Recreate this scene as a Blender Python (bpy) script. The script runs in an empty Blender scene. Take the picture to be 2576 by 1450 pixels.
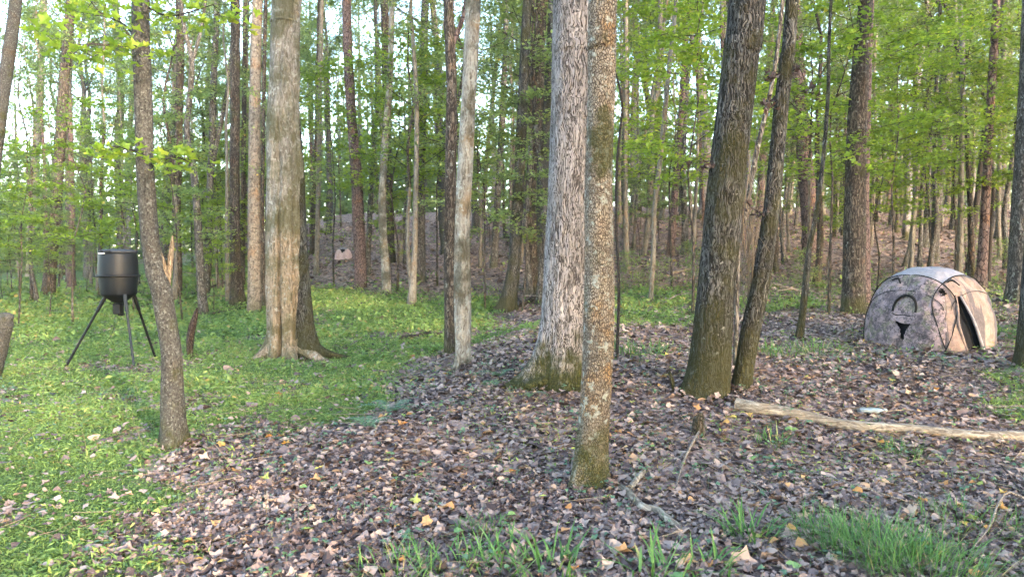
import bpy, math, random
import numpy as np
from mathutils import Vector, Matrix

SC = bpy.context.scene
COL = SC.collection
PI = math.pi

# ------------------------------------------------------------------ camera, sky, sun, exposure
CAM_Z = 1.6
FPX = 2050.0 / 1.1646           # focal length in the 2576-wide units the photograph was measured in
CXP, CYP = 1288.0, 725.0
PITCH = math.radians(2.4)
cam_data = bpy.data.cameras.new('camera')
cam = bpy.data.objects.new('camera', cam_data)
COL.objects.link(cam)
cam.location = (0, 0, CAM_Z)
cam.rotation_euler = (PI / 2 - PITCH, 0, 0)
cam_data.sensor_width = 36.0
cam_data.lens = 36.0 * FPX / 2576.0
cam_data.clip_start = 0.05
cam_data.clip_end = 1500
cam_data.dof.use_dof = True
cam_data.dof.focus_distance = 6.5
cam_data.dof.aperture_fstop = 3.2
SC.camera = cam

SUN_EL = math.radians(12)
SUN_AZ = math.atan2(0.58, -0.80)      # to the sun: behind the camera, to the right
S = Vector((math.sin(SUN_AZ) * math.cos(SUN_EL), math.cos(SUN_AZ) * math.cos(SUN_EL), math.sin(SUN_EL)))
world = bpy.data.worlds.new('World')
SC.world = world
world.use_nodes = True
wn = world.node_tree
wn.nodes.clear()
sky = wn.nodes.new('ShaderNodeTexSky')
sky.sky_type = 'NISHITA'
sky.sun_disc = False
sky.sun_elevation = SUN_EL
sky.sun_rotation = SUN_AZ
bg = wn.nodes.new('ShaderNodeBackground')
bg.inputs[1].default_value = 0.15
wo = wn.nodes.new('ShaderNodeOutputWorld')
wn.links.new(sky.outputs[0], bg.inputs[0])
wn.links.new(bg.outputs[0], wo.inputs[0])
sl = bpy.data.lights.new('sun', 'SUN')
sl.energy = 1.25
sl.angle = math.radians(2.0)
sl.color = (1.0, 0.82, 0.62)
sun = bpy.data.objects.new('sun', sl)
COL.objects.link(sun)
sun.rotation_euler = (-S).to_track_quat('-Z', 'Y').to_euler()
sun.location = S * 50
SC.view_settings.view_transform = 'Standard'
SC.view_settings.look = 'None'
SC.view_settings.gamma = 1.0
SC.view_settings.exposure = 3.7
SC.cycles.max_bounces = 4
SC.cycles.diffuse_bounces = 3
SC.cycles.glossy_bounces = 2
SC.cycles.transmission_bounces = 3
SC.cycles.transparent_max_bounces = 4
SC.cycles.caustics_reflective = False
SC.cycles.caustics_refractive = False
SC.cycles.use_denoising = True
SC.cycles.use_adaptive_sampling = True
SC.cycles.adaptive_threshold = 0.03

# ------------------------------------------------------------------ small maths
RNG = np.random.default_rng(7)
random.seed(7)

def hash2(ix, iy, seed=0):
    h = (ix.astype(np.int64) * 374761393 + iy.astype(np.int64) * 668265263 + seed * 982451653) & 0xffffffff
    h = ((h ^ (h >> 13)) * 1274126177) & 0xffffffff
    return ((h ^ (h >> 16)) & 0xffff) / 65535.0

def vnoise(x, y, seed=0):
    x = np.asarray(x, float); y = np.asarray(y, float)
    ix = np.floor(x); iy = np.floor(y)
    fx = x - ix; fy = y - iy
    fx = fx * fx * (3 - 2 * fx); fy = fy * fy * (3 - 2 * fy)
    a = hash2(ix, iy, seed); b = hash2(ix + 1, iy, seed)
    c = hash2(ix, iy + 1, seed); d = hash2(ix + 1, iy + 1, seed)
    return (a * (1 - fx) + b * fx) * (1 - fy) + (c * (1 - fx) + d * fx) * fy

def fbm(x, y, seed=0, oct=3):
    s = 0; w = 1; t = 0
    for k in range(oct):
        s = s + w * vnoise(np.asarray(x) * 2 ** k, np.asarray(y) * 2 ** k, seed + k * 17)
        t += w; w *= 0.5
    return s / t

def sstep(a, b, x):
    t = np.clip((np.asarray(x, float) - a) / (b - a), 0, 1)
    return t * t * (3 - 2 * t)

def softplus(x, w):
    return 0.5 * (x + np.sqrt(x * x + w * w))

# ------------------------------------------------------------------ terrain
XB_Y = [0, 3.5, 4.9, 5.8, 6.6, 7.9, 11.3, 12.3, 14.0]
XB_X = [-1.2, -1.9, -2.5, -2.7, -1.6, -1.47, -1.2, -0.6, 0.6]

def xb(y):
    return np.interp(y, XB_Y, XB_X)

def height(x, y):
    x = np.asarray(x, float); y = np.asarray(y, float)
    a = x / np.maximum(y, 6.0)
    yc = np.minimum(y, 30) + 45 * (1 - np.exp(-np.maximum(y - 30, 0) / 45))
    k1 = 0.05 * sstep(-0.42, -0.2, a)
    y1 = 14 - 5 * sstep(-0.22, 0.18, a)
    k2 = 0.11 * sstep(-0.62, -0.3, a) + 0.012
    z = k1 * softplus(yc - y1, 2.0) + k2 * softplus(yc - 23, 4.0)
    z = z * sstep(0, 9, y)
    mound = 0.34 * sstep(-0.1, 1.5, x - xb(y)) * sstep(4.8, 8.0, y)
    z = z + mound
    z = z + 0.10 * (fbm(x * 0.45, y * 0.45, 3, 3) - 0.5) * sstep(1, 4, np.hypot(x, y)) + 0.03 * (vnoise(x * 2.1, y * 2.1, 9) - 0.5)
    return z

def ray(px, py):
    u = (px - CXP) / FPX
    v = -(py - CYP) / FPX
    c, s = math.cos(PITCH), math.sin(PITCH)
    return np.array([u, c + v * s, -s + v * c])       # y component is about 1

def gp(px, py):
    """where the line of sight through a point of the photograph meets the ground"""
    d = ray(px, py)
    d = d / d[1]
    ts = np.concatenate([np.arange(2.0, 30, 0.05), np.arange(30, 120, 0.2)])
    p = np.array([0, 0, CAM_Z])[None] + ts[:, None] * d[None]
    below = p[:, 2] < height(p[:, 0], p[:, 1])
    if not below.any():
        q = p[-1]
    else:
        q = p[np.argmax(below)]
    return np.array([q[0], q[1], float(height(q[0], q[1]))])

def at(px, py, Y):
    d = ray(px, py)
    d = d / d[1]
    return np.array([0, 0, CAM_Z]) + d * Y

def H(x, y):
    return float(height(x, y))

def grass_amount(x, y):
    x = np.asarray(x, float); y = np.asarray(y, float)
    a = x / np.maximum(y, 1.0)
    w = (fbm(x * 1.3, y * 1.3, 21, 3) - 0.5) * 1.3
    left = sstep(-0.25, 0.3, xb(y) - x + w)
    left = left * sstep(14.5, 13.0, y)
    # beyond the bank the green runs on across the flat
    end = np.interp(a, [-0.9, -0.5, -0.32, -0.2, -0.02], [95, 70, 25, 22.5, 20])
    mid = sstep(12.5, 13.5, y) * sstep(0.0, -0.05, a + w * 0.04) * sstep(1.5, -1.5, y - end + w * 4)
    behind = sstep(10.8, 12.0, y) * sstep(19.5, 16, y + w * 4) * sstep(0.06, 0.12, a + w * 0.05) * sstep(0.34, 0.24, a + w * 0.05) * 0.7
    gap = sstep(10.3, 11.2, y) * sstep(14.5, 13, y) * sstep(-0.06, -0.02, a) * sstep(0.09, 0.05, a) * 0.6
    patch = sstep(0.60, 0.72, fbm(x * 0.55 + 9, y * 0.55, 33, 3)) * sstep(1.5, 2.5, x) * sstep(4.5, 6, y) * sstep(22, 14, y) * 0.7
    right = sstep(0.25, 0.45, a) * sstep(12, 14, y) * sstep(24, 18, y) * 0.18
    g = np.maximum.reduce([left, mid, behind, gap, patch, right])
    # bare and thin spots
    thin = sstep(0.36, 0.26, fbm(x * 0.8, y * 0.8, 55, 3))
    thin2 = sstep(0.42, 0.30, fbm(x * 2.3, y * 2.3, 57, 3)) * sstep(20, 12, y)
    return np.clip(g * (1 - 0.7 * thin) * (1 - 0.55 * thin2), 0, 1) * (y > -2)

# ------------------------------------------------------------------ mesh building
class MB:
    def __init__(s):
        s.V = []; s.F3 = []; s.F4 = []; s.A = []; s.M3 = []; s.M4 = []; s.n = 0
    def add(s, V, F, v=0.5, mat=0):
        V = np.asarray(V, float).reshape(-1, 3)
        F = np.asarray(F, int)
        if len(V) == 0 or len(F) == 0: return
        s.V.append(V)
        a = np.full(len(V), v, float) if np.isscalar(v) else np.asarray(v, float)
        s.A.append(a)
        if F.shape[1] == 3:
            s.F3.append(F + s.n); s.M3.append(np.full(len(F), mat))
        else:
            s.F4.append(F + s.n); s.M4.append(np.full(len(F), mat))
        s.n += len(V)
    def mesh(s, name, mats, smooth=False):
        V = np.concatenate(s.V); A = np.concatenate(s.A)
        f3 = np.concatenate(s.F3) if s.F3 else np.zeros((0, 3), int)
        f4 = np.concatenate(s.F4) if s.F4 else np.zeros((0, 4), int)
        m = np.concatenate(s.M3 + s.M4) if (s.M3 or s.M4) else np.zeros(0)
        me = bpy.data.meshes.new(name)
        me.vertices.add(len(V))
        me.vertices.foreach_set('co', V.astype(np.float32).ravel())
        loops = np.concatenate([f3.ravel(), f4.ravel()]).astype(np.int32)
        starts = np.concatenate([np.arange(len(f3)) * 3, len(f3) * 3 + np.arange(len(f4)) * 4]).astype(np.int32)
        tot = np.concatenate([np.full(len(f3), 3), np.full(len(f4), 4)]).astype(np.int32)
        me.loops.add(len(loops))
        me.loops.foreach_set('vertex_index', loops)
        me.polygons.add(len(tot))
        me.polygons.foreach_set('loop_start', starts)
        me.polygons.foreach_set('loop_total', tot)
        if not isinstance(mats, (list, tuple)): mats = [mats]
        for q in mats: me.materials.append(q)
        if len(mats) > 1: me.polygons.foreach_set('material_index', m.astype(np.int32))
        me.polygons.foreach_set('use_smooth', np.full(len(tot), smooth))
        at_ = me.attributes.new('v', 'FLOAT', 'POINT')
        at_.data.foreach_set('value', A.astype(np.float32))
        me.update(calc_edges=True)
        return me

def obj(name, me, parent=None, loc=(0, 0, 0), rot=(0, 0, 0), scale=(1, 1, 1)):
    o = bpy.data.objects.new(name, me)
    COL.objects.link(o)
    o.location = loc; o.rotation_euler = rot
    o.scale = scale if hasattr(scale, '__len__') else (scale,) * 3
    if parent is not None: o.parent = parent
    return o

def tag(o, label=None, cat=None, group=None, kind=None):
    if label: o['label'] = label
    if cat: o['category'] = cat
    if group: o['group'] = group
    if kind: o['kind'] = kind
    return o

def thing(name, label, cat, loc=(0, 0, 0), rotz=0, group=None, scale=1):
    o = obj(name, None, None, loc, (0, 0, rotz), scale)
    o.empty_display_size = 0.1
    return tag(o, label, cat, group)

def smooth_path(P, R, ds):
    P = np.asarray(P, float); R = np.asarray(R, float)
    if len(P) == 2:
        L = np.linalg.norm(P[1] - P[0]); n = max(2, int(L / ds) + 1)
        t = np.linspace(0, 1, n)[:, None]
        return P[0] * (1 - t) + P[1] * t, R[0] * (1 - t[:, 0]) + R[1] * t[:, 0]
    Q = np.vstack([2 * P[0] - P[1], P, 2 * P[-1] - P[-2]])
    out = []; ro = []
    for i in range(len(P) - 1):
        p0, p1, p2, p3 = Q[i], Q[i + 1], Q[i + 2], Q[i + 3]
        n = max(1, int(np.linalg.norm(p2 - p1) / ds))
        for k in range(n):
            t = k / n
            out.append(0.5 * (2 * p1 + (p2 - p0) * t + (2 * p0 - 5 * p1 + 4 * p2 - p3) * t ** 2 + (3 * p1 - p0 - 3 * p2 + p3) * t ** 3))
            ro.append(R[i] * (1 - t) + R[i + 1] * t)
    out.append(P[-1]); ro.append(R[-1])
    return np.array(out), np.array(ro)

def tube(P, R, seg=8, ds=0.3, sink=0.0, lobes=(), furrow=0.0, nf=18, rough=0.0, seed=0, cap=True, knob=0.0):
    """a limb or trunk along a path; lobes = (angle, amount, height scale, width) swellings near the base"""
    P, R = smooth_path(P, R, ds)
    n = len(P)
    T = np.gradient(P, axis=0)
    T /= np.linalg.norm(T, axis=1)[:, None] + 1e-9
    ref = np.array([1.0, 0, 0]) if abs(T[0][0]) < 0.85 else np.array([0, 0, 1.0])
    U = ref[None] - (T @ ref)[:, None] * T
    U /= np.linalg.norm(U, axis=1)[:, None] + 1e-9
    W = np.cross(T, U)
    s = np.concatenate([[0], np.cumsum(np.linalg.norm(np.diff(P, axis=0), axis=1))])
    th = np.arange(seg) / seg * 2 * PI
    TH, SS = np.meshgrid(th, s)
    k = np.ones_like(TH)
    for (a0, amt, hs, wd) in lobes:
        d = np.angle(np.exp(1j * (TH - a0)))
        k += amt * np.exp(-np.maximum(SS - sink, 0) / hs) * np.exp(-(d / wd) ** 2)
    if rough:
        k += rough * (fbm(np.cos(TH) * 1.6 + 7 * seed, SS * 1.4 + np.sin(TH) * 1.6 + seed, seed, 3) - 0.5) * 2
    if furrow:
        q = np.cos(TH) * nf / 4 + 31.7 * seed; w = np.sin(TH) * nf / 4
        f1 = np.abs(vnoise(q + 0.25 * SS, w + SS * 1.2, seed + 5) - 0.5) * 2
        k += furrow * (np.minimum(f1 * 2.2, 1) - 0.6)
    if knob:
        k += knob * np.maximum(0, fbm(np.cos(TH) + seed, SS * 0.9 + np.sin(TH), seed + 77, 2) - 0.62) * 3
    RR = R[:, None] * k
    V = P[:, None] + RR[..., None] * (np.cos(TH)[..., None] * U[:, None] + np.sin(TH)[..., None] * W[:, None])
    V = V.reshape(-1, 3)
    i = np.arange(n - 1)[:, None] * seg; j = np.arange(seg)[None]; j2 = (j + 1) % seg
    F = np.stack([i + j, i + j2, i + seg + j2, i + seg + j], -1).reshape(-1, 4)
    return V, F, P, R

def add_tube(mb, P, R, seg=6, ds=0.2, v=0.5, mat=0, caps=False, **kw):
    V, F, p, r = tube(P, R, seg, ds, **kw)
    mb.add(V, F, v, mat)
    if caps:
        n = len(p)
        for idx, cpt in ((0, p[0]), (n - 1, p[-1])):
            ring = V[idx * seg:(idx + 1) * seg]
            W_ = np.vstack([ring, cpt[None]])
            f = np.stack([np.arange(seg), (np.arange(seg) + 1) % seg, np.full(seg, seg)], -1)
            mb.add(W_, f, v, mat)

def box_arr(cx, cy, cz, sx, sy, sz):
    V = np.array([[x, y, z] for x in (-.5, .5) for y in (-.5, .5) for z in (-.5, .5)]) * [sx, sy, sz] + [cx, cy, cz]
    F = np.array([[0, 1, 3, 2], [4, 6, 7, 5], [0, 4, 5, 1], [2, 3, 7, 6], [0, 2, 6, 4], [1, 5, 7, 3]])
    return V, F

def lathe(prof, seg=40, center=(0, 0, 0)):
    prof = np.asarray(prof, float)
    th = np.arange(seg) / seg * 2 * PI
    V = np.stack([prof[:, 0:1] * np.cos(th), prof[:, 0:1] * np.sin(th), np.repeat(prof[:, 1:2], seg, 1)], -1).reshape(-1, 3) + np.asarray(center)
    n = len(prof)
    i = np.arange(n - 1)[:, None] * seg; j = np.arange(seg)[None]; j2 = (j + 1) % seg
    F = np.stack([i + j, i + j2, i + seg + j2, i + seg + j], -1).reshape(-1, 4)
    return V, F

def rand_rot(n, tilt, rng):
    """random rotation matrices: spin about z, then a tilt of up to about `tilt` radians, then a spin"""
    a = rng.uniform(0, 2 * PI, n); b = rng.uniform(0, 2 * PI, n)
    t = np.clip(rng.normal(0, tilt, n), -1.6, 1.6)
    ca, sa = np.cos(a), np.sin(a); ct, st = np.cos(t), np.sin(t); cb, sb = np.cos(b), np.sin(b)
    z = np.zeros(n); o = np.ones(n)
    A = np.stack([np.stack([ca, -sa, z], -1), np.stack([sa, ca, z], -1), np.stack([z, z, o], -1)], 1)
    Tm = np.stack([np.stack([o, z, z], -1), np.stack([z, ct, -st], -1), np.stack([z, st, ct], -1)], 1)
    B = np.stack([np.stack([cb, -sb, z], -1), np.stack([sb, cb, z], -1), np.stack([z, z, o], -1)], 1)
    return B @ Tm @ A

def scatter(mb, tv, tf, P, Rm, Sc, v, mat=0):
    n = len(P)
    if n == 0: return
    Sc = np.asarray(Sc)
    if Sc.ndim == 1: Sc = np.repeat(Sc[:, None], 3, 1)
    L = tv[None] * Sc[:, None]
    V = np.einsum('nij,nkj->nki', Rm, L) + P[:, None]
    F = (tf[None] + (np.arange(n) * len(tv))[:, None, None]).reshape(-1, tf.shape[1])
    mb.add(V.reshape(-1, 3), F, np.repeat(v, len(tv)), mat)

# leaf templates (unit length about 1)
LEAF_Q = (np.array([[0, -0.5, 0], [0.34, 0.0, 0.10], [0, 0.5, -0.05], [-0.34, 0.0, 0.10]]), np.array([[0, 1, 2], [0, 2, 3]]))
def lobed(n, lob, curl, seed):
    r = np.random.default_rng(seed)
    th = np.arange(n) / n * 2 * PI
    rad = 0.42 + lob * np.cos(th * (n // 2)) + r.uniform(-0.06, 0.06, n)
    x = rad * np.sin(th) * 0.92; y = rad * np.cos(th)
    z = curl * (x * x * 1.6 - y * y * 0.6) + r.uniform(-0.07, 0.07, n)
    V = np.vstack([np.stack([x, y, z], -1), [[0, 0, -0.03]]])
    F = np.stack([np.arange(n), (np.arange(n) + 1) % n, np.full(n, n)], -1)
    return V, F
LEAF_L = [lobed(10, 0.08, 0.5, 1), lobed(12, 0.06, -0.6, 2), lobed(8, 0.02, 0.8, 3), lobed(10, 0.09, 0.9, 4), lobed(8, 0.05, -0.5, 5)]
LEAF_M = [lobed(6, 0.06, 0.6, 6), lobed(6, 0.1, -0.5, 7)]
BLADE = (np.array([[-0.05, 0, 0], [0.05, 0, 0], [-0.042, 0.18, 0.5], [0.042, 0.18, 0.5], [0, 0.62, 0.72]]),
         np.array([[0, 1, 3], [0, 3, 2], [2, 3, 4]]))

# ------------------------------------------------------------------ materials
class G:
    def __init__(s, name):
        s.m = bpy.data.materials.new(name); s.m.use_nodes = True
        s.nt = s.m.node_tree; s.nt.nodes.clear()
        s.out = s.nt.nodes.new('ShaderNodeOutputMaterial')
    def put(s, sock, v):
        if isinstance(v, bpy.types.NodeSocket): s.nt.links.new(v, sock)
        elif v is not None:
            if hasattr(v, '__len__') and len(v) == 3 and sock.type == 'RGBA': v = tuple(v) + (1,)
            sock.default_value = v
    def add(s, t, ins=None, **props):
        n = s.nt.nodes.new('ShaderNode' + t)
        for k, v in props.items(): setattr(n, k, v)
        for k, v in (ins or {}).items(): s.put(n.inputs[k], v)
        return n
    def math(s, op, a, b=0.0, c=None):
        n = s.add('Math', {0: a, 1: b}, operation=op)
        if c is not None: s.put(n.inputs[2], c)
        return n.outputs[0]
    def mix(s, f, a, b):
        n = s.add('Mix', data_type='RGBA')
        s.put(n.inputs[0], f); s.put(n.inputs[6], a); s.put(n.inputs[7], b)
        return n.outputs[2]
    def ramp(s, f, stops, interp='LINEAR'):
        n = s.add('ValToRGB', {0: f})
        cr = n.color_ramp; cr.interpolation = interp
        while len(cr.elements) < len(stops): cr.elements.new(0.5)
        for e, (p, c) in zip(cr.elements, stops):
            e.position = p
            e.color = (c, c, c, 1) if np.isscalar(c) else tuple(c) + (1,)
        return n.outputs[0]
    def smooth(s, v, a, b):
        n = s.add('MapRange', {0: v, 1: a, 2: b, 3: 0.0, 4: 1.0}, interpolation_type='SMOOTHSTEP')
        return n.outputs[0]
    def noise(s, vec, scale, detail=3, rough=0.55):
        return s.add('TexNoise', {'Vector': vec, 'Scale': scale, 'Detail': detail, 'Roughness': rough})
    def finish(s, col, rough=0.9, spec=0.15, bump=None, bd=0.01, bs=0.6, metal=0.0, **kw):
        p = s.add('BsdfPrincipled', {'Base Color': col, 'Roughness': rough, 'Specular IOR Level': spec, 'Metallic': metal})
        for k, v in kw.items(): s.put(p.inputs[k], v)
        if bump is not None:
            b = s.add('Bump', {'Height': bump, 'Distance': bd, 'Strength': bs})
            s.nt.links.new(b.outputs[0], p.inputs['Normal'])
        s.nt.links.new(p.outputs[0], s.out.inputs[0])
        return s.m
    def coords(s, random_offset=True):
        tc = s.add('TexCoord').outputs['Object']
        if not random_offset: return tc, tc
        r = s.add('ObjectInfo').outputs['Random']
        o = s.add('CombineXYZ', {0: s.math('MULTIPLY', r, 37.0), 1: s.math('MULTIPLY', r, 61.0), 2: s.math('MULTIPLY', r, 23.0)}).outputs[0]
        return s.add('VectorMath', {0: tc, 1: o}, operation='ADD').outputs[0], tc

def bark(name, dark, light, sc=(20, 6), edge=0.14, tone=0.35, moss=0.0, moss_h=(0.15, 0.6), moss_up=0.0, lichen=0.0,
         lcol=(0.45, 0.48, 0.42), warm=None, warm_amt=0.0, bump=0.012, mosscol=(0.046, 0.050, 0.012), distort=0.12, rings=0.0, mode='plate', ls=16.0, bare=None, k=0.66):
    dark, light, lcol = [tuple(c * k for c in q) for q in (dark, light, lcol)]
    if warm is not None: warm = tuple(c * k for c in warm)
    g = G(name)
    vec, raw = g.coords()
    nd = g.noise(vec, 5.0, 2).outputs['Color']
    dv = g.add('VectorMath', {0: nd, 1: (0.5, 0.5, 0.5)}, operation='SUBTRACT').outputs[0]
    dv = g.add('VectorMath', {0: dv, 3: distort}, operation='SCALE').outputs[0]
    v2 = g.add('VectorMath', {0: vec, 1: dv}, operation='ADD').outputs[0]
    v3 = g.add('VectorMath', {0: v2, 1: (sc[0], sc[0], sc[1]) if len(sc) == 2 else sc}, operation='MULTIPLY').outputs[0]
    vor = g.add('TexVoronoi', {'Vector': v3, 'Scale': 1.0}, feature='DISTANCE_TO_EDGE').outputs['Distance']
    cell = g.add('TexVoronoi', {'Vector': v3, 'Scale': 1.0}).outputs['Color']
    cellv = g.add('SeparateColor', {0: cell}).outputs[0]
    if mode == 'plate':
        f = g.smooth(vor, 0.0, edge)
    else:
        ra = g.math('ABSOLUTE', g.math('SUBTRACT', g.noise(v3, 0.8, 2, 0.5).outputs[0], 0.5))
        vb = g.add('VectorMath', {0: v3, 1: (9.3, 4.1, 7.7)}, operation='ADD').outputs[0]
        vb = g.add('VectorMath', {0: vb, 1: (0.8, 0.8, 2.6)}, operation='MULTIPLY').outputs[0]
        rb = g.math('ABSOLUTE', g.math('SUBTRACT', g.noise(vb, 0.8, 2, 0.5).outputs[0], 0.5))
        if mode == 'furrow':
            f = g.math('MULTIPLY', g.smooth(ra, 0.0, edge), g.math('ADD', 0.45, g.math('MULTIPLY', g.smooth(rb, 0.0, edge * 0.6), 0.55)))
        else:
            f = g.smooth(g.noise(v3, 0.9, 5, 0.68).outputs[0], 0.30, 0.30 + edge)
    n1 = g.noise(vec, 2.2, 4).outputs[0]
    n2 = g.noise(vec, 45.0, 4, 0.7).outputs[0]
    fv = g.math('MULTIPLY', f, g.math('ADD', 0.45, g.math('MULTIPLY', n2, 1.1)))
    fv = g.math('MINIMUM', fv, 1.0)
    tn = g.math('ADD', 1 - tone, g.math('MULTIPLY', g.math('ADD', n1, g.math('MULTIPLY', g.math('SUBTRACT', cellv, 0.5), 0.35)), 2 * tone))
    lt = g.add('VectorMath', {0: light, 3: tn}, operation='SCALE').outputs[0]
    if warm is not None:
        wn_ = g.smooth(g.noise(vec, 3.1, 4).outputs[0], 0.62 - 0.25 * warm_amt, 0.72)
        lt = g.mix(wn_, lt, warm)
    if bare is not None:
        zb = g.add('SeparateXYZ', {0: raw}).outputs[2]
        zb = g.math('ADD', zb, g.math('MULTIPLY', g.math('SUBTRACT', g.noise(vec, 3.0, 5, 0.65).outputs[0], 0.5), 2.6))
        lt = g.mix(g.math('SUBTRACT', 1.0, g.smooth(zb, bare[0], bare[1])), lt, bare[2])
    col = g.mix(fv, dark, lt)
    if rings:
        rv = g.add('VectorMath', {0: v2, 1: (3.0, 3.0, 26.0)}, operation='MULTIPLY').outputs[0]
        rr = g.smooth(g.noise(rv, 1.0, 2).outputs[0], 0.60, 0.70)
        col = g.mix(g.math('MULTIPLY', rr, rings), col, dark)
    if lichen:
        ln = g.smooth(g.noise(vec, ls, 5, 0.65).outputs[0], 0.66 - 0.22 * lichen, 0.70 - 0.12 * lichen)
        col = g.mix(g.math('MULTIPLY', ln, 0.8), col, lcol)
    if moss:
        z = g.add('SeparateXYZ', {0: raw}).outputs[2]
        zn = g.math('ADD', z, g.math('MULTIPLY', g.math('SUBTRACT', g.noise(vec, 4.5, 5, 0.65).outputs[0], 0.5), 1.3))
        mk = g.math('SUBTRACT', 1.0, g.smooth(zn, moss_h[0], moss_h[1]))
        if moss_up:
            up = g.smooth(g.noise(vec, 2.4, 5, 0.62).outputs[0], 0.62 - 0.25 * moss_up, 0.70 - 0.12 * moss_up)
            mk = g.math('MAXIMUM', mk, g.math('MULTIPLY', up, 0.85))
        mc = g.mix(n2, tuple(c * 0.35 for c in mosscol), tuple(c * 1.5 for c in mosscol))
        col = g.mix(g.math('MULTIPLY', mk, moss), col, mc)
    h = g.math('ADD', g.math('MULTIPLY', f, 0.8), g.math('MULTIPLY', n2, 0.5))
    return g.finish(col, 0.92, 0.12, h, bump, 0.9)

M = {}
M['bark_pale'] = bark('bark_pale_furrowed', (0.075, 0.062, 0.058), (0.46, 0.415, 0.405), (66, 2.3), 0.075, 0.3, 0.95, (0.10, 0.60), 0, 0.0, bump=0.025, mode='furrow')
M['bark_flaky'] = bark('bark_flaky_brown', (0.085, 0.062, 0.045), (0.32, 0.27, 0.215), (80, 36), 0.22, 0.6, 0.9, (-0.05, 0.6), 0.28, 0.5, (0.42, 0.45, 0.40), (0.36, 0.22, 0.11), 0.35, bump=0.012, k=0.8)
M['bark_mossy'] = bark('bark_mossy_dark', (0.018, 0.016, 0.013), (0.24, 0.23, 0.215), (66, 2.8), 0.13, 0.5, 0.72, (0.2, 0.9), 0.72, 0.1, (0.55, 0.55, 0.52), bump=0.02, mosscol=(0.045, 0.043, 0.012), mode='furrow', k=0.52)
M['bark_hollow'] = bark('bark_grey_fluted', (0.11, 0.09, 0.065), (0.36, 0.33, 0.29), (44, 5), 0.35, 0.5, 0.85, (-0.2, 0.15), 0.78, 0.5, (0.48, 0.48, 0.44), (0.38, 0.28, 0.19), 0.15, bump=0.014, mode='streak', mosscol=(0.075, 0.072, 0.03), bare=(1.5, 2.3, (0.33, 0.255, 0.185)), k=0.72)
M['bark_white'] = bark('bark_whitish', (0.15, 0.115, 0.085), (0.50, 0.45, 0.385), (50, 5), 0.30, 0.5, 0.92, (-0.1, 0.35), 0.72, 0.6, (0.57, 0.57, 0.51), (0.42, 0.28, 0.15), 0.45, bump=0.012, mode='streak', mosscol=(0.06, 0.052, 0.028))
M['bark_speckled'] = bark('bark_grey_speckled', (0.035, 0.033, 0.030), (0.15, 0.142, 0.13), (80, 40), 0.35, 0.4, 0.85, (-0.1, 0.4), 0.40, 0.5, (0.29, 0.30, 0.285), (0.17, 0.12, 0.075), 0.3, bump=0.008, mode='streak', ls=48.0, k=0.56)
M['bark_ringed'] = bark('bark_ringed', (0.07, 0.055, 0.045), (0.29, 0.245, 0.205), (22, 14), 0.30, 0.4, 0.5, (0.0, 0.5), 0.0, 0.3, (0.4, 0.4, 0.36), (0.34, 0.22, 0.14), 0.4, bump=0.006, rings=0.8, mode='streak')
M['bark_brown'] = bark('bark_brown_grey', (0.035, 0.028, 0.024), (0.21, 0.172, 0.14), (34, 5), 0.16, 0.5, 0.6, (0.0, 0.5), 0.25, 0.25, (0.35, 0.36, 0.32), (0.26, 0.15, 0.09), 0.35, mode='furrow')
M['bark_grey'] = bark('bark_grey', (0.055, 0.048, 0.043), (0.27, 0.24, 0.215), (30, 5), 0.16, 0.5, 0.5, (-0.1, 0.4), 0.2, 0.35, mode='furrow')
M['bark_pine'] = bark('bark_reddish', (0.055, 0.035, 0.035), (0.25, 0.175, 0.16), (20, 7), 0.16, 0.4, 0.3, (0.0, 0.4), 0.0, 0.1, warm=(0.32, 0.18, 0.12), warm_amt=0.3)
M['bark_pole'] = bark('bark_pale_pole', (0.12, 0.095, 0.078), (0.38, 0.335, 0.28), (30, 8), 0.30, 0.45, 0.4, (0.0, 0.4), 0.06, 0.3, warm=(0.38, 0.26, 0.16), warm_amt=0.4, mode='streak', k=0.52)
M['wood'] = bark('wood_bare', (0.16, 0.115, 0.08), (0.48, 0.40, 0.30), (60, 60), 0.25, 0.4, 0.0, lichen=0.2, lcol=(0.5, 0.47, 0.42), warm=(0.40, 0.27, 0.15), warm_amt=0.5, bump=0.005)
M['log'] = bark('log_bare_wood', (0.085, 0.065, 0.05), (0.36, 0.315, 0.255), (3, 55, 55), 0.40, 0.6, k=0.9, lichen=0.15, lcol=(0.46, 0.42, 0.36), warm=(0.36, 0.25, 0.15), warm_amt=0.4, bump=0.006, mode='streak')
M['wood_split'] = bark('wood_split_pale', (0.17, 0.12, 0.08), (0.40, 0.31, 0.215), (60, 10), 0.25, 0.35, bump=0.006)
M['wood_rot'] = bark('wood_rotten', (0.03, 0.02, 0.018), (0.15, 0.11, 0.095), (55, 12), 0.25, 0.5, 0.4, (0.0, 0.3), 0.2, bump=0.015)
M['twig'] = bark('twig_bark', (0.10, 0.08, 0.065), (0.33, 0.28, 0.235), (70, 40), 0.2, 0.5, bump=0.003, k=0.8)
M['twig_dark'] = bark('twig_dark_bark', (0.03, 0.025, 0.022), (0.11, 0.09, 0.078), (70, 40), 0.2, 0.5, bump=0.003)

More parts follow.
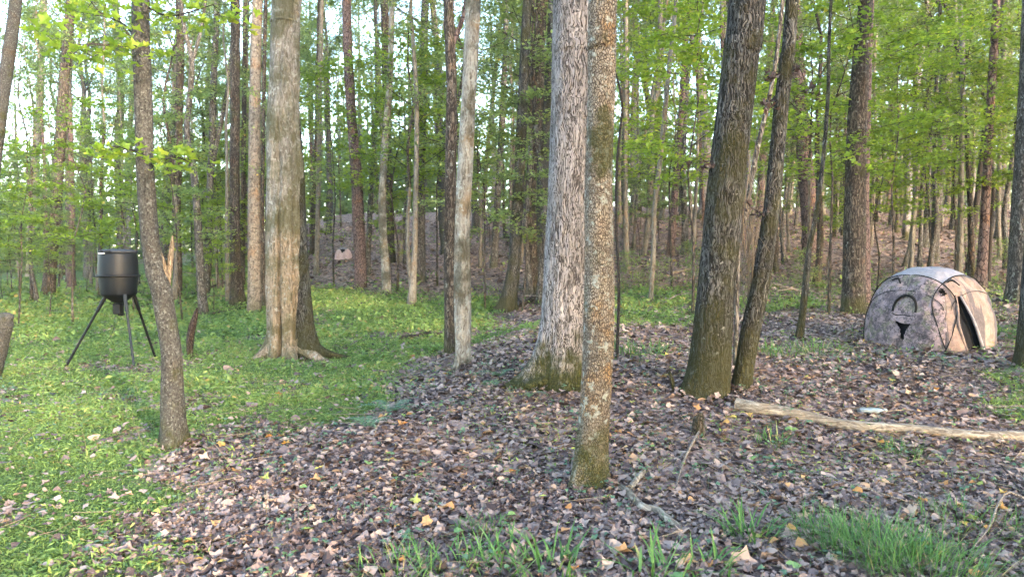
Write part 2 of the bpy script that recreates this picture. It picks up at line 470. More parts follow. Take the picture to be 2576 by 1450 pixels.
def leaf_mat(name, stops, trans=0.45, tgain=1.5, rough=0.55, spec=0.25):
    g = G(name)
    v = g.add('Attribute', attribute_name='v').outputs['Fac']
    r = g.add('ObjectInfo').outputs['Random']
    f = g.math('ADD', v, g.math('MULTIPLY', g.math('SUBTRACT', r, 0.5), 0.16))
    col = g.ramp(f, stops)
    p = g.add('BsdfPrincipled', {'Base Color': col, 'Roughness': rough, 'Specular IOR Level': spec})
    if not trans:
        g.nt.links.new(p.outputs[0], g.out.inputs[0]); return g.m
    tc = g.add('VectorMath', {0: col, 1: (tgain * 1.15, tgain, tgain * 0.55)}, operation='MULTIPLY').outputs[0]
    t = g.add('BsdfTranslucent', {'Color': tc})
    mx = g.add('MixShader', {0: trans, 1: p.outputs[0], 2: t.outputs[0]})
    g.nt.links.new(mx.outputs[0], g.out.inputs[0])
    return g.m

M['leaf'] = leaf_mat('leaf_green', [(0, (0.07, 0.11, 0.05)), (0.35, (0.135, 0.198, 0.085)), (0.7, (0.20, 0.27, 0.105)), (0.9, (0.30, 0.33, 0.11)), (1, (0.40, 0.31, 0.09))], 0.5, 1.7)
M['leaf_bright'] = leaf_mat('leaf_bright_green', [(0, (0.09, 0.155, 0.03)), (0.5, (0.17, 0.26, 0.04)), (0.85, (0.26, 0.33, 0.05)), (1, (0.38, 0.35, 0.07))], 0.5, 1.7)
M['grass'] = leaf_mat('grass_blades', [(0, (0.06, 0.105, 0.04)), (0.3, (0.125, 0.21, 0.065)), (0.65, (0.20, 0.295, 0.085)), (0.92, (0.30, 0.345, 0.11)), (1, (0.34, 0.27, 0.11))], 0.35, 1.3)
M['sedge'] = leaf_mat('sedge_blades', [(0, (0.04, 0.10, 0.03)), (0.5, (0.085, 0.19, 0.05)), (0.9, (0.16, 0.27, 0.09)), (1, (0.36, 0.29, 0.15))], 0.3, 1.2)
M['dry'] = leaf_mat('dry_stem', [(0, (0.08, 0.058, 0.042)), (1, (0.23, 0.175, 0.115))], 0.0)
M['fern'] = leaf_mat('fern_green', [(0, (0.06, 0.13, 0.08)), (1, (0.13, 0.22, 0.14))], 0.3, 1.2)
M['litter'] = leaf_mat('fallen_leaves', [(0, (0.035, 0.024, 0.024)), (0.2, (0.10, 0.068, 0.064)), (0.42, (0.195, 0.140, 0.128)), (0.62, (0.31, 0.23, 0.20)), (0.80, (0.39, 0.29, 0.24)),
                                          (0.90, (0.40, 0.235, 0.12)), (0.95, (0.42, 0.19, 0.06)), (1, (0.50, 0.40, 0.22))], 0.12, 1.1, 0.6, 0.3)
M['litter_bright'] = leaf_mat('fallen_leaves_bright', [(0, (0.24, 0.18, 0.165)), (0.3, (0.37, 0.28, 0.23)), (0.5, (0.45, 0.27, 0.13)), (0.66, (0.46, 0.20, 0.06)), (0.78, (0.50, 0.36, 0.10)), (0.88, (0.22, 0.30, 0.07)), (1, (0.17, 0.28, 0.10))], 0.15, 1.1, 0.55, 0.3)

def ground_mat():
    g = G('forest_floor')
    tc = g.add('TexCoord').outputs['Object']
    a = g.add('Attribute', attribute_name='v').outputs['Fac']
    nz = g.noise(tc, 3.0, 5, 0.65)
    dv = g.add('VectorMath', {0: nz.outputs['Color'], 3: 0.25}, operation='SCALE').outputs[0]
    v2 = g.add('VectorMath', {0: tc, 1: dv}, operation='ADD').outputs[0]
    vo = g.add('TexVoronoi', {'Vector': v2, 'Scale': 11.0})
    cv = g.add('SeparateColor', {0: vo.outputs['Color']}).outputs[0]
    lit = g.ramp(cv, [(0, (0.045, 0.032, 0.030)), (0.3, (0.13, 0.092, 0.085)), (0.65, (0.25, 0.18, 0.16)), (0.9, (0.36, 0.26, 0.22)), (1, (0.40, 0.24, 0.13))])
    gr = g.ramp(g.noise(tc, 9.0, 5, 0.7).outputs[0], [(0.3, (0.03, 0.042, 0.016)), (0.5, (0.075, 0.11, 0.03)), (0.75, (0.14, 0.18, 0.045))])
    col = g.mix(a, lit, gr)
    h = g.math('ADD', vo.outputs['Distance'], nz.outputs[0])
    return g.finish(col, 0.95, 0.1, h, 0.03, 0.8)
M['ground'] = ground_mat()

# ------------------------------------------------------------------ ground: one sheet to the horizon
def axis(lo, hi, near_lo, near_hi, step):
    a = [near_lo]
    while a[-1] < near_hi: a.append(a[-1] + step)
    s = step
    while a[-1] < hi: s *= 1.16; a.append(a[-1] + s)
    b = []; s = step; q = near_lo
    while q > lo: s *= 1.16; q -= s; b.append(q)
    return np.array(b[::-1] + a)
gx = axis(-420, 420, -9, 9, 0.12); gy = axis(-160, 600, 2, 16, 0.12)
GX, GY = np.meshgrid(gx, gy)
gz = height(GX, GY)
mb = MB()
nx, ny = len(gx), len(gy)
i = np.arange(ny - 1)[:, None] * nx; j = np.arange(nx - 1)[None]
mb.add(np.stack([GX, GY, gz], -1).reshape(-1, 3), np.stack([i + j, i + j + 1, i + nx + j + 1, i + nx + j], -1).reshape(-1, 4), grass_amount(GX, GY).ravel())
ground = obj('ground', mb.mesh('ground', M['ground'], True))
tag(ground, 'forest floor of brown leaf litter rising to a slope behind', 'ground', kind='structure')

# ------------------------------------------------------------------ crowns and boles shared by the trees
def make_crown(name, seed, h, spread, nl, nleaf, leaf, r0, flat, low=0.1, sig=0.2, bmat='bark_grey', lmat='leaf', vbias=0.0, rise=0.6):
    r = np.random.default_rng(seed)
    br = MB()
    lead = [np.zeros(3)]
    for k in range(1, 6):
        lead.append(np.array([r.normal(0, 0.12) * k * h / 14, r.normal(0, 0.12) * k * h / 14, h * k / 5]))
    lead = np.array(lead)
    add_tube(br, lead, np.linspace(r0, r0 * 0.12, 6), 6, h / 12)
    pts = []
    for k in range(nl):
        t = low + (1 - low) * (k + r.uniform(0, 1)) / nl
        t = min(t, 0.98)
        p0 = np.array([np.interp(t, np.linspace(0, 1, 6), lead[:, c]) for c in range(3)])
        az = k * 2.399 + r.uniform(-0.5, 0.5)
        L = spread * (1 - 0.55 * t) * r.uniform(0.65, 1.25)
        el = rise * r.uniform(0.4, 1.3) * (1 - flat) + 0.1
        d = np.array([math.cos(az) * math.cos(el), math.sin(az) * math.cos(el), math.sin(el)])
        side = np.array([-math.sin(az), math.cos(az), 0])
        P = [p0]
        for q in (0.35, 0.7, 1.0):
            P.append(p0 + d * L * q + side * r.normal(0, 0.08) * L * q + np.array([0, 0, (0.12 if flat < 0.5 else -0.06) * L * q * q]))
        P = np.array(P)
        rb = max(0.008, r0 * 0.42 * (1 - 0.6 * t))
        add_tube(br, P, [rb, rb * 0.7, rb * 0.45, rb * 0.2], 5, L / 5)
        nt = max(3, int(5 + L * 1.5))
        for m in range(nt):
            q = r.uniform(0.25, 1.0)
            b0 = np.array([np.interp(q, [0, 0.35, 0.7, 1.0], P[:, c]) for c in range(3)])
            az2 = az + r.choice([-1, 1]) * r.uniform(0.4, 1.2)
            l2 = L * r.uniform(0.18, 0.42)
            e2 = r.normal(0.1, 0.3) * (1 - flat)
            d2 = np.array([math.cos(az2) * math.cos(e2), math.sin(az2) * math.cos(e2), math.sin(e2)])
            b1 = b0 + d2 * l2
            add_tube(br, np.array([b0, b1]), [rb * 0.28 + 0.002, 0.003], 3, 9)
            pts.append((b0, b1, r.uniform(-0.18, 0.18), r.uniform(0.4, 1.6)))
    cw = MB()
    wsum = sum(p[3] for p in pts)
    for b0, b1, tone, w in pts:
        n = max(2, int(nleaf * w / wsum))
        q = r.uniform(0.1, 1.15, n)[:, None]
        Ppos = b0 + (b1 - b0) * q + r.normal(0, 1, (n, 3)) * [sig, sig, sig * (0.75 - 0.5 * flat)]
        v = np.clip(r.beta(2.2, 3.2, n) * 0.85 + tone * 0.8 + vbias + (r.random(n) > 0.96) * 0.3, 0, 1)
        scatter(cw, *LEAF_Q, Ppos, rand_rot(n, 0.75 - 0.3 * flat, r), leaf * r.uniform(0.6, 1.25, n), v)
    return br.mesh(name + '_branches', M[bmat], True), cw.mesh(name + '_crown', M[lmat])

CROWN = {'canopy': [], 'middle': [], 'sapling': [], 'shrub': [], 'pole': [], 'spray': []}
for k in range(5):
    CROWN['canopy'].append(make_crown('canopy', 100 + k, 9, 3.4, 15, 6800, 0.15, 0.13, 0.1, 0.05, 0.30, vbias=0.02 * k))
CROWN['overhead'] = [make_crown('overhead', 150 + k, 9, 3.0, 13, 1900, 0.15, 0.13, 0.1, 0.05, 0.30) for k in range(5)]
for k in range(5):
    CROWN['middle'].append(make_crown('middle', 200 + k, 7.5, 2.3, 20, 3900, 0.115, 0.06, 0.45, 0.03, 0.2, bmat='bark_brown', vbias=0.04 * k - 0.05))
for k in range(5):
    CROWN['sapling'].append(make_crown('sapling', 300 + k, 5.0, 1.6, 18, 2300, 0.10, 0.028, 0.75, 0.32, 0.14, bmat='bark_brown', lmat='leaf_bright' if k % 2 else 'leaf', vbias=0.05))
for k in range(3):
    CROWN['shrub'].append(make_crown('shrub', 400 + k, 1.6, 1.0, 11, 900, 0.085, 0.014, 0.4, 0.0, 0.12, bmat='twig', lmat='leaf'))
for k in range(4):
    CROWN['pole'].append(make_crown('pole', 500 + k, 7.0, 1.5, 12, 1700, 0.12, 0.05, 0.2, 0.15, 0.22, bmat='bark_pole'))

for k in range(3):
    CROWN['spray'].append(make_crown('spray', 600 + k, 6.2, 2.2, 24, 4300, 0.105, 0.03, 0.7, 0.36, 0.17, bmat='bark_brown', lmat='leaf_bright', vbias=0.06))
BOLE = {'canopy': [], 'pole': [], 'middle': []}
def make_bole(kind, k, L, r0, r1, bm, bend):
    r = np.random.default_rng(k * 31 + int(L * 10))
    P = [[0, 0, -0.3]]; 
    w = r.normal(0, bend, (2,))
    for q in (0.15, 0.4, 0.7, 1.0):
        P.append([w[0] * math.sin(q * PI) + r.normal(0, 0.03), w[1] * math.sin(q * PI) + r.normal(0, 0.03), L * q])
    P[-1][0] = P[-1][1] = 0
    mb = MB()
    lob = [(r.uniform(0, 6.28), r.uniform(0.3, 0.8), 0.25, 0.6) for _ in range(4)]
    V, F, _, _ = tube(P, [r0 * 1.15, r0, (r0 * 2 + r1) / 3, (r0 + 2 * r1) / 3, r1], 12, 0.35, lobes=lob, rough=0.10, seed=k, sink=0.3)
    mb.add(V, F)
    BOLE[kind].append((mb.mesh(kind + '_bole', M[bm], True), L))
for k, (bm, L) in enumerate([('bark_grey', 8), ('bark_brown', 9), ('bark_pale', 8.5), ('bark_pine', 10), ('bark_speckled', 8), ('bark_grey', 9.5)]):
    make_bole('canopy', k, L, 0.19, 0.13, bm, 0.12)
for k, (bm, L) in enumerate([('bark_pole', 7), ('bark_grey', 6), ('bark_pine', 7.5), ('bark_pole', 6.5), ('bark_brown', 6)]):
    make_bole('pole', k + 10, L, 0.075, 0.05, bm, 0.15)
for k, (bm, L) in enumerate([('bark_brown', 3.6), ('bark_grey', 4.8), ('bark_pole', 4.2)]):
    make_bole('middle', k + 20, L, 0.085, 0.06, bm, 0.06)
for me in [b[0] for c in BOLE.values() for b in c]: pass

def lay_tree(kind, x, y, label, group, scale=1.0, rot=None, k=0, lean=(0, 0), name=None, cat='tree', wide=1.0, low=0.0):
    """a tree that stands behind: bole, branches and crown copied from one of its kind"""
    rot = random.uniform(0, 6.28) if rot is None else rot
    nm = name or {'canopy': 'hardwood_tree', 'middle': 'understory_tree', 'pole': 'slender_tree', 'sapling': 'leafy_sapling', 'shrub': 'shrub', 'spray': 'leafy_sapling'}[kind]
    t = thing(nm, label, cat, (x, y, H(x, y) + low), rot, group)
    t.rotation_euler = (lean[0], lean[1], rot)
    t.scale = (scale * wide, scale * wide, scale)
    cs = CROWN[kind]
    top = 0.0
    if kind in BOLE:
        me, top = BOLE[kind][k % len(BOLE[kind])]
        obj('trunk', me, t)
    b, c = cs[(k * 7 + int(rot * 10)) % len(cs)]
    obj('branches' if top else 'trunk', b, t, (0, 0, top - 0.02))
    obj('crown', c, t, (0, 0, top - 0.02))
    return t

# ------------------------------------------------------------------ the trees one can tell apart
def F4(a=0.5, h=0.22, w=0.6, n=4, off=0.4):
    return [(off + k * 2 * PI / n + (0.5 * math.sin(k * 3.7 + off * 5)), a * (0.6 + 0.5 * ((k * 37) % 10) / 10), h, w) for k in range(n)]

def hero(name, label, poly, bm, lobes=None, seg=14, ds=0.25, furrow=0.0, rough=0.07, top=13.0, crown='canopy', ck=0, cs=1.0, Y=None, nf=18, knob=0.0, group=None, crown_on=True):
    b = gp(poly[0][0], poly[0][1])
    if Y is not None: b = at(poly[0][0], poly[0][1], Y); b[2] = H(b[0], b[1])
    Yb = b[1]
    P = []; R = []
    for (px, py, w) in poly:
        q = at(px, py, Yb); P.append(q - b); R.append(w / 2 / FPX * Yb)
    P[0] = np.zeros(3)
    dirn = P[-1] - P[-2]; dirn /= np.linalg.norm(dirn)
    z = P[-1][2]
    if z < top:
        hl = top - z
        d2 = dirn * 0.5 + np.array([0, 0, 0.5]); d2 /= d2[2]
        P.append(P[-1] + d2 * hl * 0.5 + [0.08, 0.05, 0]); R.append(R[-1] * 0.85)
        P.append(P[-1] + np.array([d2[0] * 0.5, 0.1, hl * 0.5])); R.append(R[-1] * 0.8)
    P.insert(0, P[0] - (P[1] - P[0]) / np.linalg.norm(P[1] - P[0]) * 0.22); R.insert(0, R[0] * 1.03)
    t = thing(name, label, 'tree', b, 0, group)
    seed = (int(poly[0][0]) * 13 + int(poly[0][1])) % 97
    V, F, p, r_ = tube(P, R, seg, ds, lobes=lobes if lobes is not None else F4(), furrow=furrow, nf=nf, rough=rough, seed=seed, knob=knob, sink=0.22)
    mb = MB(); mb.add(V, F)
    obj('trunk', mb.mesh(name + '_trunk', M[bm], True), t)
    if crown_on:
        bb, cc = CROWN['overhead' if crown == 'canopy' and Yb < 20 else crown][ck % len(CROWN[crown])]
        s = max(0.35, R[-1] / 0.13) if crown == 'canopy' else max(0.5, R[-1] / 0.06)
        s = min(s, 1.5) * cs
        obj('branches', bb, t, p[-1], (0, 0, seed), s)
        obj('crown', cc, t, p[-1], (0, 0, seed), s)
    t['Yb'] = Yb
    return t, Yb, b

def part_tube(parent, b, name, poly, Yb, mat, seg=8, ds=0.08, dy=None, tip=False, **kw):
    """a limb or stub measured on the photograph, standing at the depth of its tree"""
    P = []; R = []
    for k, (px, py, w) in enumerate(poly):
        q = at(px, py, Yb + (dy[k] if dy else 0)); P.append(q - b); R.append(w / 2 / FPX * Yb)
    mb = MB(); add_tube(mb, np.array(P), R, seg, ds, caps=True, **kw)
    return obj(name, mb.mesh(name, M[mat], True), parent), P

# near and middle trees
t1, Y1, b1 = hero('leaning_tree', 'slim grey speckled trunk curving up beside the black feeder', [(437, 1126, 62), (434, 1010, 54), (432, 900, 48), (424, 840, 47), (416, 792, 48), (404, 725, 49), (391, 688, 46), (382, 636, 43), (374, 560, 42), (365, 420, 41), (362, 300, 41), (357, 150, 41), (354, 0, 40)],
     'bark_speckled', F4(0.75, 0.15, 0.5, 5), 40, 0.06, 0.05, 0.05, 12, ck=0, cs=0.8, nf=22)
part_tube(t1, b1, 'broken_or_sunlit_limb', [(420, 745, 12), (417, 700, 16), (409, 660, 14), (402, 630, 5)], Y1, 'wood_split', 12, 0.03, dy=[0.0, 0.02, 0.03, 0.04], rough=0.3, seed=4)
part_tube(t1, b1, 'broken_or_sunlit_limb', [(420, 735, 12), (424, 690, 15), (430, 640, 14), (433, 610, 10), (434, 592, 3)], Y1, 'wood_split', 12, 0.03, dy=[0.02, 0.05, 0.08, 0.10, 0.10], rough=0.3, seed=6)  # added limb; its pale wood stands for sunlight on the trunk behind
part_tube(t1, b1, 'limb_stub', [(358, 112, 16), (340, 100, 12), (326, 92, 8), (312, 70, 5)], Y1, 'bark_speckled', 7, 0.04, dy=[0, -0.02, -0.05, -0.05], rough=0.2, seed=2)

t2, Y2, b2 = hero('fluted_tree', 'thick pale trunk with dark vertical seams and spreading buttress roots', [(716, 900, 78), (716, 800, 82), (714, 700, 84), (714, 560, 82), (714, 420, 80), (712, 330, 80), (716, 200, 74), (718, 60, 70), (720, 0, 68)],
     'bark_hollow',
     [(-0.35, 1.9, 0.30, 0.30), (0.15, 1.3, 0.42, 0.35), (PI - 0.15, 1.15, 0.20, 0.30), (-PI / 2 - 0.5, 0.45, 0.22, 0.35), (-PI / 2 + 0.45, 0.45, 0.25, 0.3), (1.6, 0.7, 0.3, 0.5), (2.4, 0.6, 0.25, 0.4),
      (-PI / 2 + 0.02, -0.45, 2.2, 0.085), (-0.62, -0.40, 2.6, 0.12), (-PI / 2 - 0.75, -0.14, 1.0, 0.15)], 150, 0.05, 0.05, 0.15, 14, ck=1, cs=1.2, nf=26, knob=0.22)
part_tube(t2, b2, 'shaded_crack', [(720, 884, 7), (723, 805, 8), (717, 705, 7), (714, 600, 6), (713, 500, 4)], Y2, 'wood_rot', 8, 0.06, dy=[-0.22, -0.19, -0.19, -0.20, -0.215], rough=0.3, seed=5)  # dark strip laid in the groove as the shade of the hollow crack
part_tube(t2, b2, 'dark_side_stem', [(762, 908, 50), (764, 820, 42), (762, 700, 34), (757, 560, 28), (754, 420, 22), (749, 300, 12)], Y2, 'bark_mossy', 30, 0.05, dy=[-0.06, -0.04, 0.0, 0.04, 0.08, 0.10], rough=0.15, seed=6,  # mossy stem; the dark bark also carries the shade on this side
          lobes=[(0.0, 2.0, 0.32, 0.45), (-0.75, 1.2, 0.25, 0.35), (-1.4, 0.5, 0.2, 0.3)])
def root(parent, b, Yb, pts, hs, mat, seed):
    P = []; R = []
    for (px, w, dy), h in zip(pts, hs):
        q = at(px, 900, Yb + dy); P.append(np.array([q[0] - b[0], q[1] - b[1], H(q[0], q[1]) - b[2] + h])); R.append(w / 2 / FPX * Yb)
    mb = MB(); add_tube(mb, np.array(P), R, 12, 0.04, caps=True, rough=0.18, seed=seed)
    obj('root', mb.mesh('root', M[mat], True), parent)
root(t2, b2, Y2, [(762, 40, -0.02), (790, 32, -0.04), (822, 22, -0.06), (856, 13, -0.04), (892, 6, 0.02)], [0.34, 0.17, 0.07, 0.025, -0.01], 'bark_mossy', 3)
root(t2, b2, Y2, [(735, 34, -0.02), (768, 32, -0.14), (800, 20, -0.26), (830, 9, -0.36)], [0.20, 0.11, 0.03, -0.01], 'bark_hollow', 8)
root(t2, b2, Y2, [(694, 36, -0.08), (668, 27, -0.14), (644, 16, -0.2), (622, 7, -0.22)], [0.24, 0.10, 0.03, -0.01], 'bark_hollow', 9)
root(t2, b2, Y2, [(728, 34, -0.16), (736, 26, -0.30), (742, 14, -0.42)], [0.16, 0.05, -0.01], 'bark_hollow', 11)

t3, Y3, b3 = hero('pale_tree', 'pale whitish trunk with mossy foot, right one of the twin trunks', [(1162, 928, 42), (1165, 880, 40), (1164, 800, 39), (1164, 700, 38), (1164, 560, 38), (1170, 420, 38), (1177, 280, 36), (1184, 150, 36), (1191, 0, 36)],
     'bark_white', [(-2.2, 0.7, 0.12, 0.5), (0.2, 0.35, 0.1, 0.5), (-0.9, 0.2, 0.1, 0.5)], 36, 0.07, 0.03, 0.06, 13, ck=2, cs=0.9, nf=20, knob=0.15)
t3b, Y3b, b3b = hero('dark_flecked_tree', 'narrow dark flecked trunk, left one of the twin trunks', [(1131, 888, 27), (1131, 800, 27), (1131, 650, 28), (1133, 500, 28), (1135, 350, 28), (1136, 220, 26), (1132, 100, 26), (1129, 0, 26)],
     'bark_brown', F4(0.2, 0.1, 0.6), 28, 0.08, 0.05, 0.09, 13, ck=3, cs=0.7, nf=16, knob=0.1)
part_tube(t3b, b3b, 'limb_stub', [(1134, 125, 14), (1147, 90, 12), (1158, 62, 12), (1168, 30, 11), (1174, -20, 10)], Y3b, 'bark_pine', 8, 0.05, rough=0.15)

t4, Y4, b4 = hero('big_furrowed_tree', 'massive pale furrowed trunk with green mossy flared base', [(1420, 968, 136), (1423, 880, 128), (1427, 780, 124), (1431, 640, 122), (1437, 480, 116), (1442, 300, 112), (1444, 120, 108), (1446, 0, 106)],
     'bark_pale', [(PI + 0.25, 1.35, 0.22, 0.38), (-PI / 2 - 0.25, 0.32, 0.14, 0.5), (0.0, 0.55, 0.2, 0.5), (1.2, 0.5, 0.25, 0.5), (2.3, 0.5, 0.2, 0.4)], 110, 0.045, 0.045, 0.03, 15, ck=4, cs=1.3, nf=44)
part_tube(t4, b4, 'root', [(1370, 955, 20), (1350, 962, 20), (1322, 972, 14)], Y4, 'bark_pale', 8, 0.04, dy=[-0.32, -0.42, -0.45], rough=0.2)

t5, Y5, b5 = hero('near_flaky_tree', 'nearest trunk, brown flaky bark with lichen and dark mossy foot', [(1480, 1222, 90), (1486, 1150, 84), (1496, 1030, 76), (1503, 900, 76), (1507, 760, 76), (1507, 620, 72), (1506, 480, 68), (1510, 340, 66), (1514, 200, 68), (1515, 80, 70), (1516, 0, 70)],
     'bark_flaky', [(-2.5, 0.48, 0.13, 0.4), (0.1, 0.42, 0.12, 0.4), (-1.2, 0.30, 0.10, 0.35), (1.7, 0.4, 0.12, 0.5)], 64, 0.04, 0.045, 0.045, 11, ck=0, cs=0.8, nf=34)
t6, Y6, b6 = hero('mossy_tree', 'stout dark trunk streaked with moss leaning right', [(1776, 988, 112), (1783, 930, 104), (1792, 840, 96), (1801, 740, 92), (1812, 620, 90), (1823, 500, 90), (1836, 380, 86), (1852, 240, 86), (1868, 100, 86), (1880, 0, 88)],
     'bark_mossy', [(PI + 0.2, 0.28, 0.15, 0.5), (-PI / 2, 0.14, 0.15, 0.6), (0.2, 0.1, 0.1, 0.4)], 84, 0.05, 0.05, 0.035, 14, ck=1, cs=1.1, nf=40)
t7, Y7, b7 = hero('mossy_twin_tree', 'slimmer mossy trunk leaning away from the stout mossy one', [(1864, 980, 50), (1873, 920, 46), (1892, 814, 48), (1911, 730, 46), (1922, 654, 44), (1937, 554, 40), (1946, 478, 38), (1955, 378, 36), (1967, 252, 34), (1979, 150, 34), (1993, 0, 30)],
     'bark_mossy', F4(0.15, 0.1, 0.5), 40, 0.06, 0.05, 0.06, 12, ck=2, cs=0.8, nf=22)
t7b, Y7b, b7b = hero('pale_thin_sapling', 'thin pale sapling rising between the two mossy trunks', [(1850, 925, 12), (1853, 814, 12), (1857, 636, 12), (1872, 560, 12), (1904, 378, 13), (1939, 226, 11), (1964, 50, 10)],
     'bark_grey', F4(0.1, 0.05, 0.5), 10, 0.15, 0, 0.1, 9, 'middle', 1, 0.8)

# left of the fluted trunk
hero('hardwood_tree', 'straight dark trunk left of the feeder, tilted to the right', [(121, 745, 31), (128, 660, 28), (138, 550, 26), (150, 380, 24), (160, 220, 23), (172, 80, 22), (180, 0, 21)], 'bark_brown', F4(0.3), 18, 0.2, 0.05, 0.08, 15, ck=3)
hero('hardwood_tree', 'slim tree at far left with sunlit pale foot', [(74, 695, 16), (78, 560, 17), (86, 450, 18), (98, 300, 18), (103, 150, 17), (110, 0, 16)], 'bark_pole', F4(0.4), 14, 0.25, 0, 0.08, 15, ck=0)
hero('hardwood_tree', 'leaning trunk cut by the top left edge of the picture', [(-60, 800, 40), (-32, 560, 34), (-6, 330, 31), (20, 150, 29), (40, 0, 27)], 'bark_speckled', F4(0.3), 18, 0.2, 0.03, 0.07, 14, ck=1, Y=13)
hero('hardwood_tree', 'trunk rising directly behind the black feeder barrel', [(309, 690, 24), (306, 600, 22), (300, 480, 20), (297, 360, 19), (304, 260, 18), (296, 100, 15), (290, 0, 14)], 'bark_brown', F4(0.3), 16, 0.2, 0, 0.1, 15, ck=2)
hero('slender_tree', 'thin trunk close beside the one behind the feeder', [(322, 668, 14), (319, 500, 14), (327, 340, 12), (332, 180, 10), (335, 0, 9)], 'bark_grey', None, 12, 0.3, 0, 0.08, 13, 'canopy', 4)
hero('hardwood_tree', 'rough trunk seen just right of the leaning speckled trunk', [(446, 748, 24), (446, 640, 21), (443, 540, 20), (448, 400, 20), (451, 250, 19), (454, 120, 18), (451, 0, 17)], 'bark_brown', F4(0.3), 16, 0.2, 0.04, 0.12, 15, ck=0)
tf, Yf, bf = hero('forked_tree', 'crooked trunk that forks high up, right of the leaning speckled trunk', [(512, 790, 26), (505, 700, 21), (494, 500, 18), (485, 420, 17), (470, 330, 15), (478, 240, 14), (482, 150, 13), (466, 80, 10), (455, 0, 9)], 'bark_grey', F4(0.3), 14, 0.15, 0, 0.1, 13, ck=1, cs=0.8)
part_tube(tf, bf, 'limb', [(482, 160, 11), (500, 100, 9), (512, 40, 8), (520, -20, 7)], Yf, 'bark_grey', 7, 0.1)
tg, Yg, bg_ = hero('forked_tree', 'forked tree whose second stem bends right, behind the crooked one', [(519, 745, 17), (524, 600, 16), (528, 480, 17), (534, 350, 17), (536, 250, 16), (541, 126, 15), (547, 0, 14)], 'bark_grey', F4(0.3), 14, 0.2, 0, 0.08, 15, ck=2)
part_tube(tg, bg_, 'limb', [(530, 440, 13), (543, 370, 12), (558, 300, 11), (574, 210, 10), (584, 100, 8), (590, -20, 7)], Yg, 'bark_grey', 8, 0.15)
hero('hardwood_tree', 'straight brown trunk with dark splayed foot left of the ringed trunk', [(600, 770, 36), (595, 700, 30), (591, 600, 26), (590, 450, 25), (591, 300, 23), (592, 120, 22), (592, 0, 22)], 'bark_brown', F4(0.8, 0.2, 0.5), 22, 0.15, 0.05, 0.07, 14, ck=3)
hero('slender_tree', 'thin dark stem between the straight brown and the ringed trunk', [(610, 722, 13), (611, 560, 12), (613, 380, 12), (615, 150, 11), (617, 0, 10)], 'bark_brown', None, 10, 0.3, 0, 0.08, 13, ck=4)
hero('ringed_tree', 'straight trunk with horizontal dark marks left of the thick fluted trunk', [(640, 788, 36), (640, 700, 32), (639, 560, 31), (640, 400, 29), (641, 280, 28), (643, 150, 26), (648, 0, 25)], 'bark_ringed', F4(0.25, 0.12, 0.6), 26, 0.12, 0.02, 0.06, 14, ck=0)
hero('slender_tree', 'thin dark stem touching the left side of the thick fluted trunk', [(664, 775, 13), (660, 560, 11), (661, 400, 10), (666, 100, 10), (669, 0, 9)], 'bark_brown', None, 10, 0.25, 0, 0.1, 12, ck=1, cs=0.7)

# between the fluted trunk and the twin trunks
hero('slender_tree', 'thin pale stem left of the far pink blind', [(796, 690, 13), (799, 560, 12), (802, 430, 12), (803, 302, 12), (807, 126, 11), (810, 0, 10)], 'bark_pole', None, 10, 0.3, 0, 0.06, 15, ck=2)
hero('slender_tree', 'thin dark stem behind the pale one left of the far blind', [(786, 640, 14), (790, 500, 13), (795, 400, 12), (800, 200, 11), (804, 0, 10)], 'bark_brown', None, 10, 0.4, 0, 0.08, 16, ck=3)
hero('curved_tree', 'reddish grey trunk curving left as it rises, beside the far blind', [(907, 722, 31), (906, 640, 30), (902, 560, 30), (896, 430, 28), (886, 312, 25), (876, 151, 23), (872, 0, 22)], 'bark_pine', F4(0.3), 18, 0.2, 0.03, 0.06, 15, ck=4)
hero('slender_tree', 'slim grey stem between the curved trunk and the mossy bent one', [(925, 690, 14), (932, 500, 13), (946, 300, 11), (948, 150, 10), (945, 0, 9)], 'bark_grey', None, 10, 0.4, 0, 0.1, 15, ck=0)
hero('bent_tree', 'slightly bent trunk with yellow moss at its foot on the leaf slope', [(975, 745, 23), (968, 650, 21), (962, 554, 20), (963, 453, 19), (971, 327, 18), (981, 201, 16), (987, 0, 14)], 'bark_white', F4(0.3), 16, 0.2, 0.03, 0.09, 15, ck=1)
hero('slender_tree', 'thin slanting sunlit stem left of the straight pinkish trunk', [(1006, 660, 9), (1015, 560, 9), (1025, 470, 9), (1031, 352, 8), (1046, 270, 6), (1056, 150, 5)], 'bark_pole', None, 9, 0.3, 0, 0.08, 10, 'middle', 2, 0.7)
hero('hardwood_tree', 'straight pinkish trunk on the slope midway between fluted and twin trunks', [(1057, 708, 30), (1057, 640, 26), (1057, 500, 25), (1059, 380, 24), (1062, 250, 23), (1067, 100, 20), (1070, 0, 19)], 'bark_grey', F4(0.3), 18, 0.2, 0.03, 0.06, 16, ck=2)

